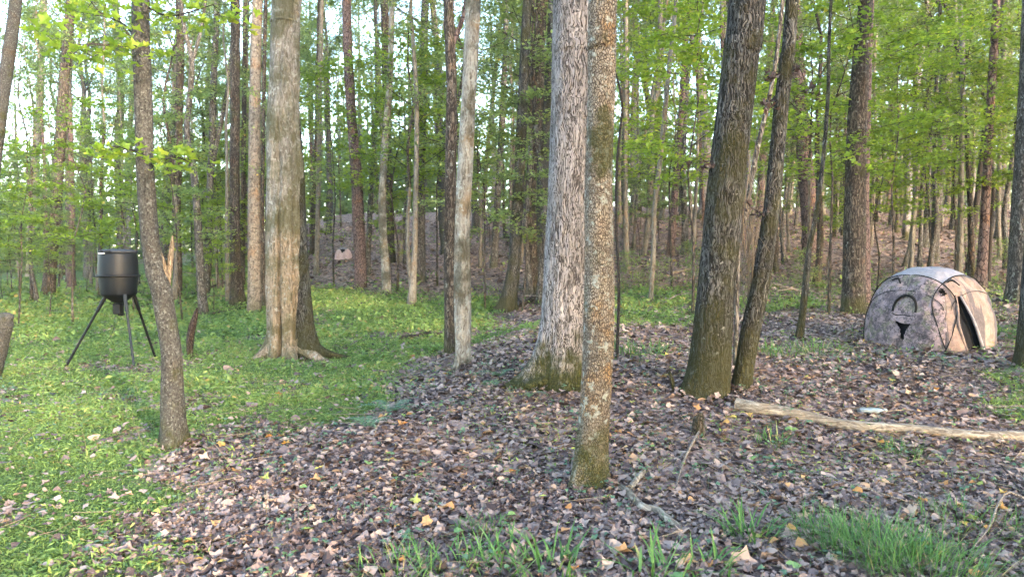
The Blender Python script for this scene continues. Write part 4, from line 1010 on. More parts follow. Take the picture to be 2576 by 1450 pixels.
# ------------------------------------------------------------------ pop-up blinds
def make_blind(name, label, loc, rotz, scale, small=False):
    A_, Hh, n, m_ = 0.82, 1.27, 3.0, 2.45
    t = thing(name, label, 'hunting blind', loc, rotz, None, scale)
    na, ne = (300, 110) if not small else (72, 28)
    az = np.arange(na) / na * 2 * PI
    el = (np.linspace(0, 1, ne) ** 0.92) * PI / 2 * 0.985
    E, AZ = np.meshgrid(el, az, indexing='ij')
    u = np.stack([np.cos(AZ) * np.cos(E), np.sin(AZ) * np.cos(E), np.sin(E)], -1)
    def shell(u, off=0.0):
        s = ((np.abs(u[..., 0] / A_) ** n + np.abs(u[..., 1] / A_) ** n) ** (m_ / n) + np.abs(u[..., 2] / Hh) ** m_) ** (-1 / m_)
        p = u * s[..., None]
        sag = 0.030 * (fbm(p[..., 0] * 3 + 3, p[..., 1] * 3 + p[..., 2] * 4, 5, 3) - 0.5) * 2
        return p * (1 + off + sag)[..., None] if np.ndim(off) == 0 else p * (1 + off + sag)[..., None]
    V0 = shell(u)
    i = np.arange(ne - 1)[:, None] * na; j = np.arange(na)[None]; j2 = (j + 1) % na
    F = np.stack([i + j, i + j2, i + na + j2, i + na + j], -1).reshape(-1, 4)
    Vf = V0.reshape(-1, 3)
    C = Vf[F].mean(1)
    ax = np.where(np.abs(C[:, 0]) > np.abs(C[:, 1]), np.where(C[:, 0] > 0, 0, 2), np.where(C[:, 1] > 0, 1, 3))
    lat = np.where((ax == 0) | (ax == 2), C[:, 1], C[:, 0]) / A_
    zz = C[:, 2] / Hh
    oval = (np.abs(lat) / 0.86) ** 2.4 + (np.maximum(zz - 0.38, 0) / 0.50) ** 2.2 + (np.maximum(0.38 - zz, 0) / 0.75) ** 2.2
    wall = oval < 1
    def inpoly(px, py, poly):
        ins = np.zeros(len(px), bool)
        for k in range(len(poly)):
            x0, y0 = poly[k]; x1, y1 = poly[(k + 1) % len(poly)]
            c = ((y0 > py) != (y1 > py)) & (px < (x1 - x0) * (py - y0) / (y1 - y0 + 1e-9) + x0)
            ins ^= c
        return ins
    slit = (ax == 0) & inpoly(lat, zz, [(-0.50, 0.66), (-0.60, 0.35), (-0.46, -0.05), (0.02, -0.05), (-0.26, 0.36), (-0.42, 0.64)])
    vee = (ax == 3) & inpoly(lat, zz, [(-0.12, 0.41), (0.0, 0.37), (0.10, 0.40), (0.2, 0.36), (0.32, 0.42), (0.24, 0.30), (0.17, 0.22), (0.13, 0.10), (0.10, 0.10), (0.06, 0.24), (-0.02, 0.30)])
    if small: slit = np.zeros(len(F), bool); vee = (ax == 3) & inpoly(lat, zz, [(-0.25, 0.86), (0.62, 0.86), (0.22, 0.52)])
    def panel(nm, sel, mat, off):
        f = F[sel]
        if len(f) == 0: return None
        ids, inv = np.unique(f, return_inverse=True)
        V = Vf[ids] * (1 + off)
        mb = MB(); mb.add(V, inv.reshape(f.shape))
        o = obj(nm, mb.mesh(nm, M[mat], True), t)
        so = o.modifiers.new('cloth', 'SOLIDIFY'); so.thickness = 0.006; so.offset = -1
        return o
    wl = []
    for k, m in ((3, 'camo'), (0, 'stripe'), (1, 'camo'), (2, 'camo')) if not small else [(q, 'pink') for q in range(4)]:
        wl.append(panel('wall_panel', wall & (ax == k) & ~slit & ~vee, m, 0.012))
    panel('roof_panel', (~wall) & (zz > 0.55), 'roofcloth', 0.0)
    panel('corner_gusset', (~wall) & (zz <= 0.55), 'gusset', -0.03)
    # inside lining a hand behind the walls
    mb = MB(); Vi = Vf * 0.90; Vi[:, 2] = Vf[:, 2] * 0.95
    mb.add(Vi, F[:, ::-1]); obj('inner_lining', mb.mesh('inner_lining', M['inner'], True), t)
    if small: return t
    def on_wall(k, la, z, off=0.02):
        la = np.asarray(la) * A_; z = np.maximum(np.asarray(z) * Hh, 0.01)
        s = np.maximum(1e-4, np.maximum(1e-6, 1 - np.abs(z / Hh) ** m_) ** (n / m_) - np.abs(la / A_) ** n) ** (1 / n) * A_
        P = {0: (s, la, z), 1: (la, s, z), 2: (-s, la, z), 3: (la, -s, z)}[k]
        return np.stack(P, -1) * (1 + off)
    for k, w in ((3, wl[0]), (0, wl[1])):
        th = np.linspace(-0.55, PI + 0.55, 50)
        la = 0.86 * np.sign(np.cos(th)) * np.abs(np.cos(th)) ** (2 / 2.4)
        z = 0.38 + np.where(np.sin(th) > 0, 0.50, 0.75) * np.sign(np.sin(th)) * np.abs(np.sin(th)) ** (2 / 2.2)
        ok = z > 0.0
        mb = MB(); add_tube(mb, on_wall(k, la[ok], z[ok]), [0.008] * ok.sum(), 6, 0.04)
        obj('hoop', mb.mesh('hoop', M['piping'], True), w)
        th = np.linspace(0.12, PI - 0.12, 24)
        mb = MB(); add_tube(mb, on_wall(k, 0.72 * np.cos(th) + (0.05 if k == 0 else 0), 0.46 + 0.24 * np.sin(th), 0.016), [0.005] * 24, 5, 0.04)
        obj('seam', mb.mesh('seam', M['piping'], True), w)
    # arched window with drooping flap
    th = np.linspace(-0.15, PI + 0.15, 24)
    mb = MB(); add_tube(mb, on_wall(3, 0.10 + 0.215 * np.cos(th), 0.47 + 0.17 * np.sin(th), 0.022), [0.020] * 24, 6, 0.03)
    win = obj('window_trim', mb.mesh('window_trim', M['piping'], True), wl[0])
    la, z = np.meshgrid(np.linspace(-0.10, 0.30, 9), np.linspace(0.30, 0.43, 6))
    keep_off = 0.03 + 0.05 * (0.43 - z) / 0.13
    P = np.stack([on_wall(3, la[q], z[q] - 0.03 * np.abs(np.sin(la[q] * 9)) * (5 - q) / 5, 0.02 + 0.02 * (5 - q) / 5 * (1 + np.sin(7 * q))) for q in range(6)])
    nn = 9
    i = np.arange(5)[:, None] * nn; j = np.arange(8)[None]
    mb = MB(); mb.add(P.reshape(-1, 3), np.stack([i + j, i + j + 1, i + nn + j + 1, i + nn + j], -1).reshape(-1, 4)[8:])
    obj('window_flap', mb.mesh('window_flap', M['camo'], True), wl[0])
    # door flap rolled along the opening
    mb = MB(); add_tube(mb, on_wall(0, [-0.43, -0.28, -0.02], [0.64, 0.36, 0.01], 0.03), [0.014, 0.02, 0.026], 8, 0.05)
    obj('door_flap', mb.mesh('door_flap', M['roofcloth'], True), wl[1])
    mb = MB(); add_tube(mb, on_wall(0, [-0.49, -0.56, -0.60, -0.55, -0.45], [0.66, 0.5, 0.34, 0.18, 0.005], 0.016), [0.012, 0.02, 0.022, 0.022, 0.02], 8, 0.04)
    obj('door_edge', mb.mesh('door_edge', M['stripe'], True), wl[1])
    mb = MB(); add_tube(mb, on_wall(3, [-0.13, -0.02, 0.1, 0.22, 0.34], [0.425, 0.40, 0.412, 0.40, 0.425], 0.02), [0.006, 0.012, 0.009, 0.012, 0.006], 7, 0.03)
    obj('window_fold', mb.mesh('window_fold', M['piping'], True), wl[0])
    mb = MB(); add_tube(mb, on_wall(0, [-0.47, -0.36, -0.2], [0.66, 0.32, 0.0], -0.03), [0.006] * 3, 6, 0.05)
    obj('zip_tape', mb.mesh('zip_tape', M['piping'], True), wl[1])
    # ties and leaves of the roof
    for (a, e, l) in ((-1.9, 1.05, 0.16), (-0.55, 1.0, 0.14)):
        q = np.array([[a - l, e], [a, e + 0.04], [a + l, e - 0.02]])
        P = shell(np.stack([np.cos(q[:, 0]) * np.cos(q[:, 1]), np.sin(q[:, 0]) * np.cos(q[:, 1]), np.sin(q[:, 1])], -1), 0.012)
        mb = MB(); add_tube(mb, P, [0.012, 0.022, 0.012], 6, 0.04); obj('roof_tie', mb.mesh('roof_tie', M['piping'], True), t)
    q = shell(np.array([math.cos(-0.8) * math.cos(0.86), math.sin(-0.8) * math.cos(0.86), math.sin(0.86)]), 0.012)
    mb = MB(); r9 = np.random.default_rng(9)
    scatter(mb, *LEAF_L[3], q + r9.normal(0, 0.02, (14, 3)), rand_rot(14, 1.2, r9), r9.uniform(0.05, 0.09, 14), r9.uniform(0, 0.3, 14))
    obj('roof_rosette', mb.mesh('roof_rosette', M['piping']), t)
    return t
bl = gp(2362, 884); 
sc_b = 347 / FPX * (bl[1] + 0.3) / 2.12
bl = bl + [0.25, 0.65, 0]
blind = make_blind('hunting_blind', 'camouflage pop-up hunting blind with arched window and open dark door slit', (bl[0], bl[1], H(bl[0], bl[1]) - 0.03), math.radians(-62), sc_b)
b2_ = gp(864, 650)
make_blind('hunting_blind', 'small far pinkish hunting blind with black triangular opening on the leaf slope', (b2_[0], b2_[1], H(b2_[0], b2_[1]) - 0.05), math.radians(-8), 46 / FPX * b2_[1] / 1.9, True)

# ------------------------------------------------------------------ dead wood lying about
def limb(name, label, pts, mat, cat='branch', lift=0.0, seg=9, ds=0.06, group=None, rough=0.12, seed=1, forks=(), up=None):
    """a fallen limb: (x, y, width) on the photograph, lying on the ground there"""
    W_ = []; R = []
    for k, (px, py, w) in enumerate(pts):
        q = gp(px, py) ; rr = w / 2 / FPX * q[1]
        W_.append(q + [0, 0, rr * 0.7 + lift + (up[k] if up else 0)]); R.append(rr)
    b = W_[0].copy(); b[2] = H(b[0], b[1])
    ang = math.atan2(W_[-1][1] - b[1], W_[-1][0] - b[0]); ca, sa = math.cos(ang), math.sin(ang); RZ = np.array([[ca, -sa, 0], [sa, ca, 0], [0, 0, 1]])
    mb = MB(); add_tube(mb, (np.array(W_) - b) @ RZ, R, seg, ds, caps=True, rough=rough, seed=seed)
    o = obj(name, mb.mesh(name, M[mat], True), None, b, (0, 0, ang))
    tag(o, label, cat, group)
    for f in forks:
        P = []; R = []
        for k, (px, py, w) in enumerate(f):
            q = gp(px, py); rr = w / 2 / FPX * q[1]; P.append(q + [0, 0, rr * 0.8 + lift] - b); R.append(rr)
        m2 = MB(); add_tube(m2, np.array(P) @ RZ, R, 6, ds, caps=True, rough=rough, seed=seed + 1)
        obj('fork', m2.mesh('fork', M[mat], True), o)
    return o
log = limb('fallen_log', 'long pale barkless log lying at right below the blind', [(1852, 1030, 34), (1905, 1038, 32), (2000, 1054, 30), (2080, 1073, 27), (2170, 1086, 28), (2290, 1089, 25), (2380, 1099, 28), (2470, 1110, 27), (2560, 1110, 28), (2680, 1116, 28)], 'log', 'log', 0.0, 22, 0.04, rough=0.16, seed=3)
q0 = gp(1852, 1026)
mb = MB(); rr0 = 16.0 / FPX * q0[1]
r = np.random.default_rng(3)
for k in range(46):
    a, e = r.uniform(0, 2 * PI), r.uniform(0, 1) ** 0.5 * rr0 * 0.95
    p = np.array([0.02, e * math.cos(a), rr0 * 0.7 + e * math.sin(a)])
    add_tube(mb, np.array([p, p + [-r.uniform(0.01, 0.045), r.normal(0, 0.004), r.normal(0, 0.004)]]), [0.010, 0.002], 4, 0.1)
obj('splintered_end', mb.mesh('splintered_end', M['wood_split'], True), log)
limb('broken_branch', 'thick crooked broken branch with flaking bark right of the nearest trunk foot', [(1560, 1236, 13), (1578, 1246, 18), (1596, 1270, 20), (1622, 1290, 23), (1656, 1302, 22), (1690, 1326, 20), (1724, 1340, 10)], 'log', 'branch', 0.012, 12, 0.03, rough=0.3, seed=5,
     forks=[[(1585, 1240, 17), (1600, 1222, 18), (1616, 1198, 16)]])
limb('curved_stick', 'dark curved stick leaning on the foot of the leaning speckled trunk', [(462, 1018, 9), (480, 1035, 10), (490, 1052, 9), (494, 1070, 8)], 'twig_dark', 'stick', 0.0, 8, 0.03)
limb('fallen_branch', 'dark fallen branch in the grass behind the rotten upright snag', [(528, 795, 5), (570, 788, 6), (620, 778, 6)], 'twig_dark', 'branch', 0.05, 6, 0.15)
limb('fallen_branch', 'slanting dark branch propped low behind the leaning speckled trunk', [(450, 770, 5), (480, 748, 5), (530, 728, 6), (575, 715, 6)], 'twig_dark', 'branch', 0.08, 6, 0.2)
limb('fallen_branch', 'dead branch by the foot of the twin trunks', [(1055, 937, 6), (1085, 922, 7), (1120, 906, 8), (1140, 897, 6)], 'twig', 'branch', 0.01, 7, 0.06)
limb('fallen_branch', 'grey lichened stick lying on leaves at lower left of centre', [(915, 1383, 6), (880, 1398, 9), (840, 1407, 10), (800, 1420, 7)], 'twig', 'stick', 0, 8, 0.04)
limb('fallen_branch', 'thin arched pale twig bending across the right foreground', [(1955, 1188, 3), (2040, 1218, 4), (2130, 1258, 4), (2250, 1283, 4), (2320, 1282, 3)], 'twig', 'stick', 0.01, 6, 0.06, up=[0.0, 0.06, 0.1, 0.06, 0])
limb('fallen_branch', 'straight thin twig sloping down toward the right foreground grass', [(1800, 1175, 4), (1850, 1210, 4), (1905, 1240, 4), (1955, 1280, 3)], 'twig', 'stick', 0.01, 6, 0.06, up=[0.06, 0.05, 0.03, 0])
limb('fallen_branch', 'forked dead stick pointing down left of the mossy stump', [(1758, 1105, 6), (1735, 1140, 7), (1716, 1185, 6), (1698, 1235, 5)], 'twig', 'stick', 0.01, 7, 0.05, up=[0.03, 0.02, 0.01, 0], forks=[[(1735, 1140, 5), (1690, 1170, 4), (1655, 1190, 3)]])
limb('fallen_branch', 'weathered stick at right edge behind the long log', [(2470, 1022, 8), (2510, 1028, 9), (2576, 1030, 10), (2640, 1032, 10)], 'twig', 'branch', 0, 8, 0.08)
limb('fallen_branch', 'pale log piece lying on the slope behind the leafy bush', [(1690, 690, 6), (1720, 684, 7), (1750, 679, 7)], 'wood', 'log', 0.02, 8, 0.2)
limb('fallen_branch', 'pale stick curving in the lower right foreground', [(1815, 1332, 4), (1850, 1350, 5), (1885, 1380, 5), (1902, 1400, 4)], 'twig', 'stick', 0.005, 7, 0.03)
limb('fallen_branch', 'dark twig sloping through the grass at lower right corner', [(2520, 1180, 4), (2560, 1235, 5), (2600, 1290, 5)], 'twig_dark', 'stick', 0.02, 6, 0.05)
limb('fallen_branch', 'crooked brown stick arching at the lower right edge', [(2440, 1400, 4), (2490, 1350, 6), (2510, 1310, 6), (2540, 1290, 6), (2600, 1300, 6)], 'twig', 'stick', 0.02, 7, 0.05, up=[0, 0.03, 0.08, 0.1, 0.04])
limb('fallen_branch', 'curved grey stick among leaves right of the nearest trunk', [(1535, 1190, 4), (1560, 1160, 5), (1600, 1140, 5), (1640, 1135, 4)], 'twig', 'stick', 0.01, 6, 0.04)
limb('fallen_branch', 'long thin twig slanting up to the mossy pair', [(1770, 1000, 3), (1800, 965, 4), (1840, 925, 4), (1880, 880, 3)], 'twig', 'stick', 0.02, 6, 0.06, up=[0.05, 0.2, 0.35, 0.5])
limb('fallen_branch', 'dark rotten log across the grass left of the twin trunks', [(1000, 858, 14), (1035, 855, 17), (1075, 850, 16), (1112, 846, 12)], 'wood_rot', 'log', 0, 9, 0.12, rough=0.25)
limb('fallen_branch', 'dark tangle of dead wood beside the mossy footed crooked trunk', [(1310, 775, 12), (1335, 762, 14), (1362, 752, 12), (1376, 738, 10)], 'wood_rot', 'log', 0.03, 8, 0.12, rough=0.3, forks=[[(1335, 762, 8), (1345, 740, 6), (1360, 722, 4)], [(1318, 770, 5), (1300, 752, 4), (1296, 735, 3)]])
limb('fallen_branch', 'thin bare twig near the nearest trunk leaning up from its left', [(1437, 1230, 4), (1440, 1170, 4), (1462, 1120, 4), (1500, 1090, 3)], 'twig', 'stick', 0.01, 6, 0.04, up=[0, 0.02, 0.06, 0.1])

def snag(name, label, poly, mat, cat, seg=14, rough=0.25, seed=2, dyt=0.0):
    b = gp(poly[0][0], poly[0][1]); Y = b[1]
    P = [at(px, py, Y) - b for px, py, _ in poly]; R = [w / 2 / FPX * Y for _, _, w in poly]
    P[0] = P[0] - [0, 0, 0.08]
    for k, p in enumerate(P): p[1] += dyt * k / len(P)
    mb = MB(); add_tube(mb, np.array(P), R, seg, 0.03, caps=True, rough=rough, seed=seed)
    return tag(obj(name, mb.mesh(name, M[mat], True), None, b), label, cat)
snag('rotten_snag', 'narrow upright rotten wood snag in the grass right of the leaning trunk', [(477, 902, 16), (478, 860, 18), (484, 820, 17), (492, 790, 12), (496, 773, 3)], 'wood_rot', 'snag')
snag('mossy_stump', 'small dark mossy stump among leaves right of the nearest trunk', [(1757, 1098, 34), (1757, 1070, 30), (1760, 1050, 24), (1764, 1038, 8)], 'wood_rot', 'stump', 18, 0.3, 7)
snag('leaning_stub', 'broken leaning trunk stub at the left edge', [(-40, 960, 60), (-12, 860, 58), (12, 805, 44), (32, 795, 12)], 'bark_speckled', 'stump', 24, 0.15, 3)
snag('mossy_peg', 'short green mossy stick poking up left of the stout mossy trunk', [(1700, 985, 13), (1692, 960, 11), (1684, 935, 8)], 'bark_mossy', 'stick', 10, 0.2, 4)

# clear plastic bottle crushed on the leaves
bp = gp(2190, 1044)
g = G('clear_plastic')
pr = g.add('BsdfPrincipled', {'Base Color': (0.22, 0.27, 0.30, 1), 'Roughness': 0.3, 'Transmission Weight': 0.4, 'IOR': 1.3})
g.nt.links.new(pr.outputs[0], g.out.inputs[0]); M['clear'] = g.m
bt = thing('plastic_bottle', 'crushed clear plastic bottle lying on leaves behind the log', 'bottle', bp)
V, F = lathe([(0.0, 0), (0.036, 0.0), (0.042, 0.01), (0.040, 0.05), (0.043, 0.08), (0.039, 0.12), (0.043, 0.16), (0.03, 0.19), (0.014, 0.215), (0.014, 0.235)], 24)
V = V[:, [2, 1, 0]] * [1, 1.15, 0.62] + [-0.11, 0, 0.03]; V[:, 2] += 0.006 * np.sin(V[:, 0] * 90)
mb = MB(); mb.add(V, F); obj('body', mb.mesh('body', M['clear'], True), bt)
V, F = lathe([(0.0, 0.255), (0.016, 0.255), (0.017, 0.232), (0.0, 0.232)], 20); V = V[:, [2, 1, 0]] + [-0.11, 0, 0.03]
mb = MB(); mb.add(V, F); obj('cap', mb.mesh('cap', M['tagwhite'], True), bt)

# ------------------------------------------------------------------ ferns, tufts, seedlings
def fern(px, py, label, nf, L, seed):
    b = gp(px, py); r = np.random.default_rng(seed)
    t = thing('fern', label, 'fern', b)
    for k in range(nf):
        a = r.uniform(0, 2 * PI) if nf > 2 else -1.6 + k
        mb = MB(); n = 15
        s = np.linspace(0, 1, n)
        ax = np.stack([np.cos(a) * s * L * 0.8, np.sin(a) * s * L * 0.8, 0.01 + L * (0.75 * s - 0.6 * s * s)], -1)
        add_tube(mb, ax, np.linspace(0.003, 0.001, n), 3, 0.05, v=0.2)
        side = np.array([-math.sin(a), math.cos(a), 0])
        for q in range(1, n):
            w = L * 0.20 * math.sin(PI * min(1, 0.15 + 0.85 * s[q])) + 0.004
            for sg in (-1, 1):
                tip = ax[q] + side * sg * w + (ax[q] - ax[q - 1]) * 0.8 + [0, 0, -0.01]
                o = (ax[q] - ax[q - 1]) * 0.33
                mb.add(np.array([ax[q] - o, tip, ax[q] + o]), np.array([[0, 1, 2]]), r.uniform(0.2, 1))
        obj('frond', mb.mesh('frond', M['fern']), t)
fern(985, 1042, 'bluish green fern at the grass edge below the twin trunks', 5, 0.42, 1)
fern(925, 1078, 'low fern frond cluster at the left end of the grass edge', 4, 0.3, 2)
fern(1255, 950, 'pale fern left of the massive mossy base', 4, 0.3, 3)
fern(1330, 1000, 'single upright green fern in front of the massive base', 2, 0.28, 4)
fern(1250, 975, 'little fern right of the mossy foot of the pale trunk', 3, 0.2, 6)

def blade_strip(p, d, L, w, bend, r, seg=5):
    s = np.linspace(0, 1, seg + 1)
    up = np.array([0, 0, 1.0])
    c = p + d * (s[:, None] * L * bend) + up * (L * (s - bend * 0.62 * s * s))[:, None]
    side = np.cross(d, up); side /= np.linalg.norm(side) + 1e-9
    ww = w * np.minimum(1, 2.2 * (1 - s)) * np.minimum(1, 0.5 + s * 3)
    V = np.concatenate([c - side * ww[:, None] / 2, c + side * ww[:, None] / 2])
    n = seg + 1
    i = np.arange(seg)
    return V, np.stack([i, i + 1, n + i + 1, n + i], -1)

def tuft(px, py, label, n, L, w, rad, seed, group=None, vb=0.5):
    b = gp(px, py); r = np.random.default_rng(seed)
    if py > 1420 and px < 2000: n = int(n * 0.6)
    mb = MB()
    for k in range(n):
        a = r.uniform(0, 2 * PI); rr = rad * math.sqrt(r.random())
        x, y = rr * math.cos(a), rr * math.sin(a)
        p = np.array([x, y, H(b[0] + x, b[1] + y) - b[2]])
        a2 = a + r.normal(0, 0.8)
        d = np.array([math.cos(a2), math.sin(a2), 0])
        V, F = blade_strip(p, d, L * r.uniform(0.45, 1.25), w * r.uniform(0.6, 1.3), r.uniform(0.25, 1.15), r)
        mb.add(V, F, float(np.clip(r.normal(vb, 0.22), 0, 1)))
    o = obj('grass_tuft', mb.mesh('grass_tuft', M['sedge']), None, b)
    tag(o, label, 'grass tuft', group or 'grass tufts on the leaf floor')
tuft(2210, 1400, 'big fine bladed sedge tuft at the lower right corner', 420, 0.26, 0.0045, 0.28, 1)
tuft(2330, 1445, 'dense sedge tuft at the bottom edge, right of the big one', 380, 0.26, 0.0045, 0.30, 2)
tuft(2080, 1360, 'loose sedge tuft left of the big corner tuft', 150, 0.22, 0.0045, 0.2, 3)
tuft(2440, 1330, 'thin grass tuft near the right edge below the log', 130, 0.2, 0.004, 0.25, 4)
tuft(1890, 1360, 'broad bladed grass tuft right of the broken branch', 60, 0.24, 0.010, 0.14, 5)
tuft(1650, 1448, 'broad bladed grass tuft at the bottom edge below the broken branch', 60, 0.26, 0.012, 0.15, 6)
tuft(1375, 1446, 'pale broad bladed grass tuft at the bottom edge below the nearest trunk', 70, 0.26, 0.012, 0.18, 7)
tuft(1265, 1440, 'broad bladed grass tuft at the bottom edge left of centre', 60, 0.24, 0.011, 0.16, 8)
tuft(1000, 1446, 'fine grass tuft at the bottom edge among pale leaves', 170, 0.17, 0.006, 0.22, 9, vb=0.6)
tuft(1130, 1430, 'arching grass tuft at the bottom edge with straw blades', 110, 0.2, 0.007, 0.2, 10, vb=0.65)
tuft(1780, 1446, 'short broad grass tuft at the bottom edge right of centre', 50, 0.2, 0.011, 0.14, 11)
tuft(1940, 1120, 'small green tuft in front of the pale log', 60, 0.16, 0.006, 0.12, 12)
tuft(2270, 1150, 'spindly tuft below the middle of the pale log', 60, 0.18, 0.005, 0.15, 13)
tuft(1950, 890, 'green sedge tuft behind the mossy pair', 130, 0.24, 0.008, 0.35, 14, vb=0.6)
tuft(2060, 885, 'green sedge tuft by the bent mossy sapling', 110, 0.2, 0.008, 0.35, 15, vb=0.6)
tuft(1600, 890, 'lush green tuft right of the massive base', 140, 0.24, 0.008, 0.4, 16, vb=0.6)
tuft(1230, 1330, 'small tuft amid leaves below centre', 60, 0.12, 0.005, 0.14, 17, vb=0.6)
tuft(1180, 1350, 'tiny bright tuft amid leaves left of centre', 60, 0.10, 0.005, 0.12, 18, vb=0.6)

# ------------------------------------------------------------------ grass, one mass
r = np.random.default_rng(5)
mb = MB()
def ring_pts(d0, d1, dens, half=0.86, pad=0.6):
    A_ = (d1 ** 2 - d0 ** 2) * half + 2 * pad * (d1 - d0)
    n = int(A_ * dens)
    y = np.sqrt(r.uniform(d0 ** 2, d1 ** 2, n)); x = r.uniform(-1, 1, n) * (half * y + pad)
    return x, y
LFT = (np.array([[0, -0.1, 0], [0.17, 0.35, 0.07], [0, 0.95, -0.06], [-0.17, 0.35, 0.07]]), LEAF_Q[1])
for d0, d1, dens, L, W_ in ((2.4, 5, 8200, 0.036, 1.4), (5, 8, 6000, 0.040, 1.5), (8, 13, 2500, 0.054, 1.9), (13, 22, 600, 0.085, 2.6), (22, 42, 115, 0.13, 3.8)):
    x, y = ring_pts(d0, d1, dens)
    gA = grass_amount(x, y)
    keep = r.random(len(x)) < np.maximum(gA, 0.014 + 0.06 * (vnoise(x * 0.9 + 5, y * 0.9, 71) > 0.62))
    x, y = x[keep], y[keep]; n = len(x)
    clump = fbm(x * 2.2, y * 2.2, 81, 3)
    tone = fbm(x * 0.7, y * 0.7, 91, 2)
    Ls = L * r.uniform(0.5, 1.35, n) * (0.35 + 1.35 * clump)
    v = np.clip(0.32 + 0.75 * (tone - 0.35) + r.normal(0, 0.22, n) + 0.25 * (clump - 0.5) + (r.random(n) > 0.965) * 0.4, 0, 1)
    lf = r.random(n) < 0.5
    P = np.stack([x, y, height(x, y) - 0.004], -1)
    a_ = ~lf
    scatter(mb, BLADE[0] * [W_, 1.15, 1], BLADE[1], P[a_], rand_rot(a_.sum(), 0.62, r), Ls[a_], v[a_])
    P = P[lf] + np.stack([np.zeros(lf.sum()), np.zeros(lf.sum()), r.uniform(0.15, 1.0, lf.sum()) * Ls[lf] * 1.2], -1)
    scatter(mb, LFT[0] * [W_ / 1.4, 1, 1], LFT[1], P, rand_rot(lf.sum(), 0.6, r), Ls[lf] * 0.85, v[lf])
gr = obj('grass', mb.mesh('grass', M['grass']))
tag(gr, 'bright green low grass carpet spreading over the left half', 'grass', kind='stuff')

# ------------------------------------------------------------------ leaf litter, one mass, and the leaves one can pick out
mb = MB()
for d0, d1, dens, L, tpl in ((2.4, 5, 1350, 0.050, LEAF_L), (5, 8, 900, 0.055, LEAF_M), (8, 13, 330, 0.074, LEAF_M), (13, 22, 110, 0.10, [LEAF_Q]), (22, 48, 22, 0.16, [LEAF_Q])):
    x, y = ring_pts(d0, d1, dens)
    gA = grass_amount(x, y)
    keep = r.random(len(x)) < np.maximum((1 - gA) ** 1.5, 0.05)
    x, y, gA = x[keep], y[keep], gA[keep]
    for k, t_ in enumerate(tpl):
        s_ = np.arange(len(x)) % len(tpl) == k
        n = s_.sum()
        lift = r.uniform(0.0, 0.028, n) + gA[s_] * 0.03
        P = np.stack([x[s_], y[s_], height(x[s_], y[s_]) + lift], -1)
        tone = fbm(x[s_] * 0.9, y[s_] * 0.9, 13, 2)
        v = np.clip(r.beta(1.4, 1.9, n) * 0.92 + 0.25 * (tone - 0.5) + (r.random(n) > 0.985) * 0.35, 0, 1)
        scatter(mb, t_[0], t_[1], P, rand_rot(n, 0.42, r), L * r.lognormal(-0.06, 0.34, n), v)
for bb, rad in ((b1, 0.11), (b3, 0.13), (b4, 0.40), (b5, 0.12), (b6, 0.28), (b7, 0.12)):
    n = int(60 + 260 * rad)
    a_ = r.uniform(0, 2 * PI, n); q_ = rad * (0.95 + 0.9 * r.random(n) ** 1.6)
    x, y = bb[0] + q_ * np.cos(a_), bb[1] + q_ * np.sin(a_)
    P = np.stack([x, y, height(x, y) + 0.02 + 0.05 * r.random(n) * np.exp(-(q_ - rad) / 0.08)], -1)
    scatter(mb, *LEAF_L[0], P, rand_rot(n, 0.6, r), 0.058 * r.uniform(0.6, 1.4, n), r.beta(1.4, 1.9, n) * 0.9)
lt = obj('leaf_litter', mb.mesh('leaf_litter', M['litter']))
tag(lt, 'brown and purplish fallen leaves covering the forest floor', 'leaf litter', kind='stuff')

leaf_meshes = []
for k, t_ in enumerate(LEAF_L):
    for vv in (0.05, 0.28, 0.34, 0.5, 0.64, 0.78, 0.9, 1.0):
        q = MB(); q.add(t_[0], t_[1], vv); leaf_meshes.append(q.mesh('fallen_leaf', M['litter_bright']))
cnt = 0
rr_ = random.Random(8)
while cnt < 290:
    d = rr_.uniform(2.9, 8.5); x = rr_.uniform(-0.72, 0.72) * d
    gA = float(grass_amount(x, d))
    if rr_.random() < gA * 0.9: continue
    me = leaf_meshes[rr_.choice([0, 1, 1, 2, 2, 3, 3, 4, 4, 5, 6, 7, 2, 3]) + 8 * rr_.randrange(5)]
    o = bpy.data.objects.new('fallen_leaf', me); COL.objects.link(o); o.parent = ground
    o.location = (x, d, H(x, d) + 0.026 + rr_.uniform(0, 0.012))
    o.rotation_euler = (rr_.gauss(0, 0.25), rr_.gauss(0, 0.25), rr_.uniform(0, 6.28))
    s = rr_.uniform(0.05, 0.10); o.scale = (s, s, s)
    cnt += 1

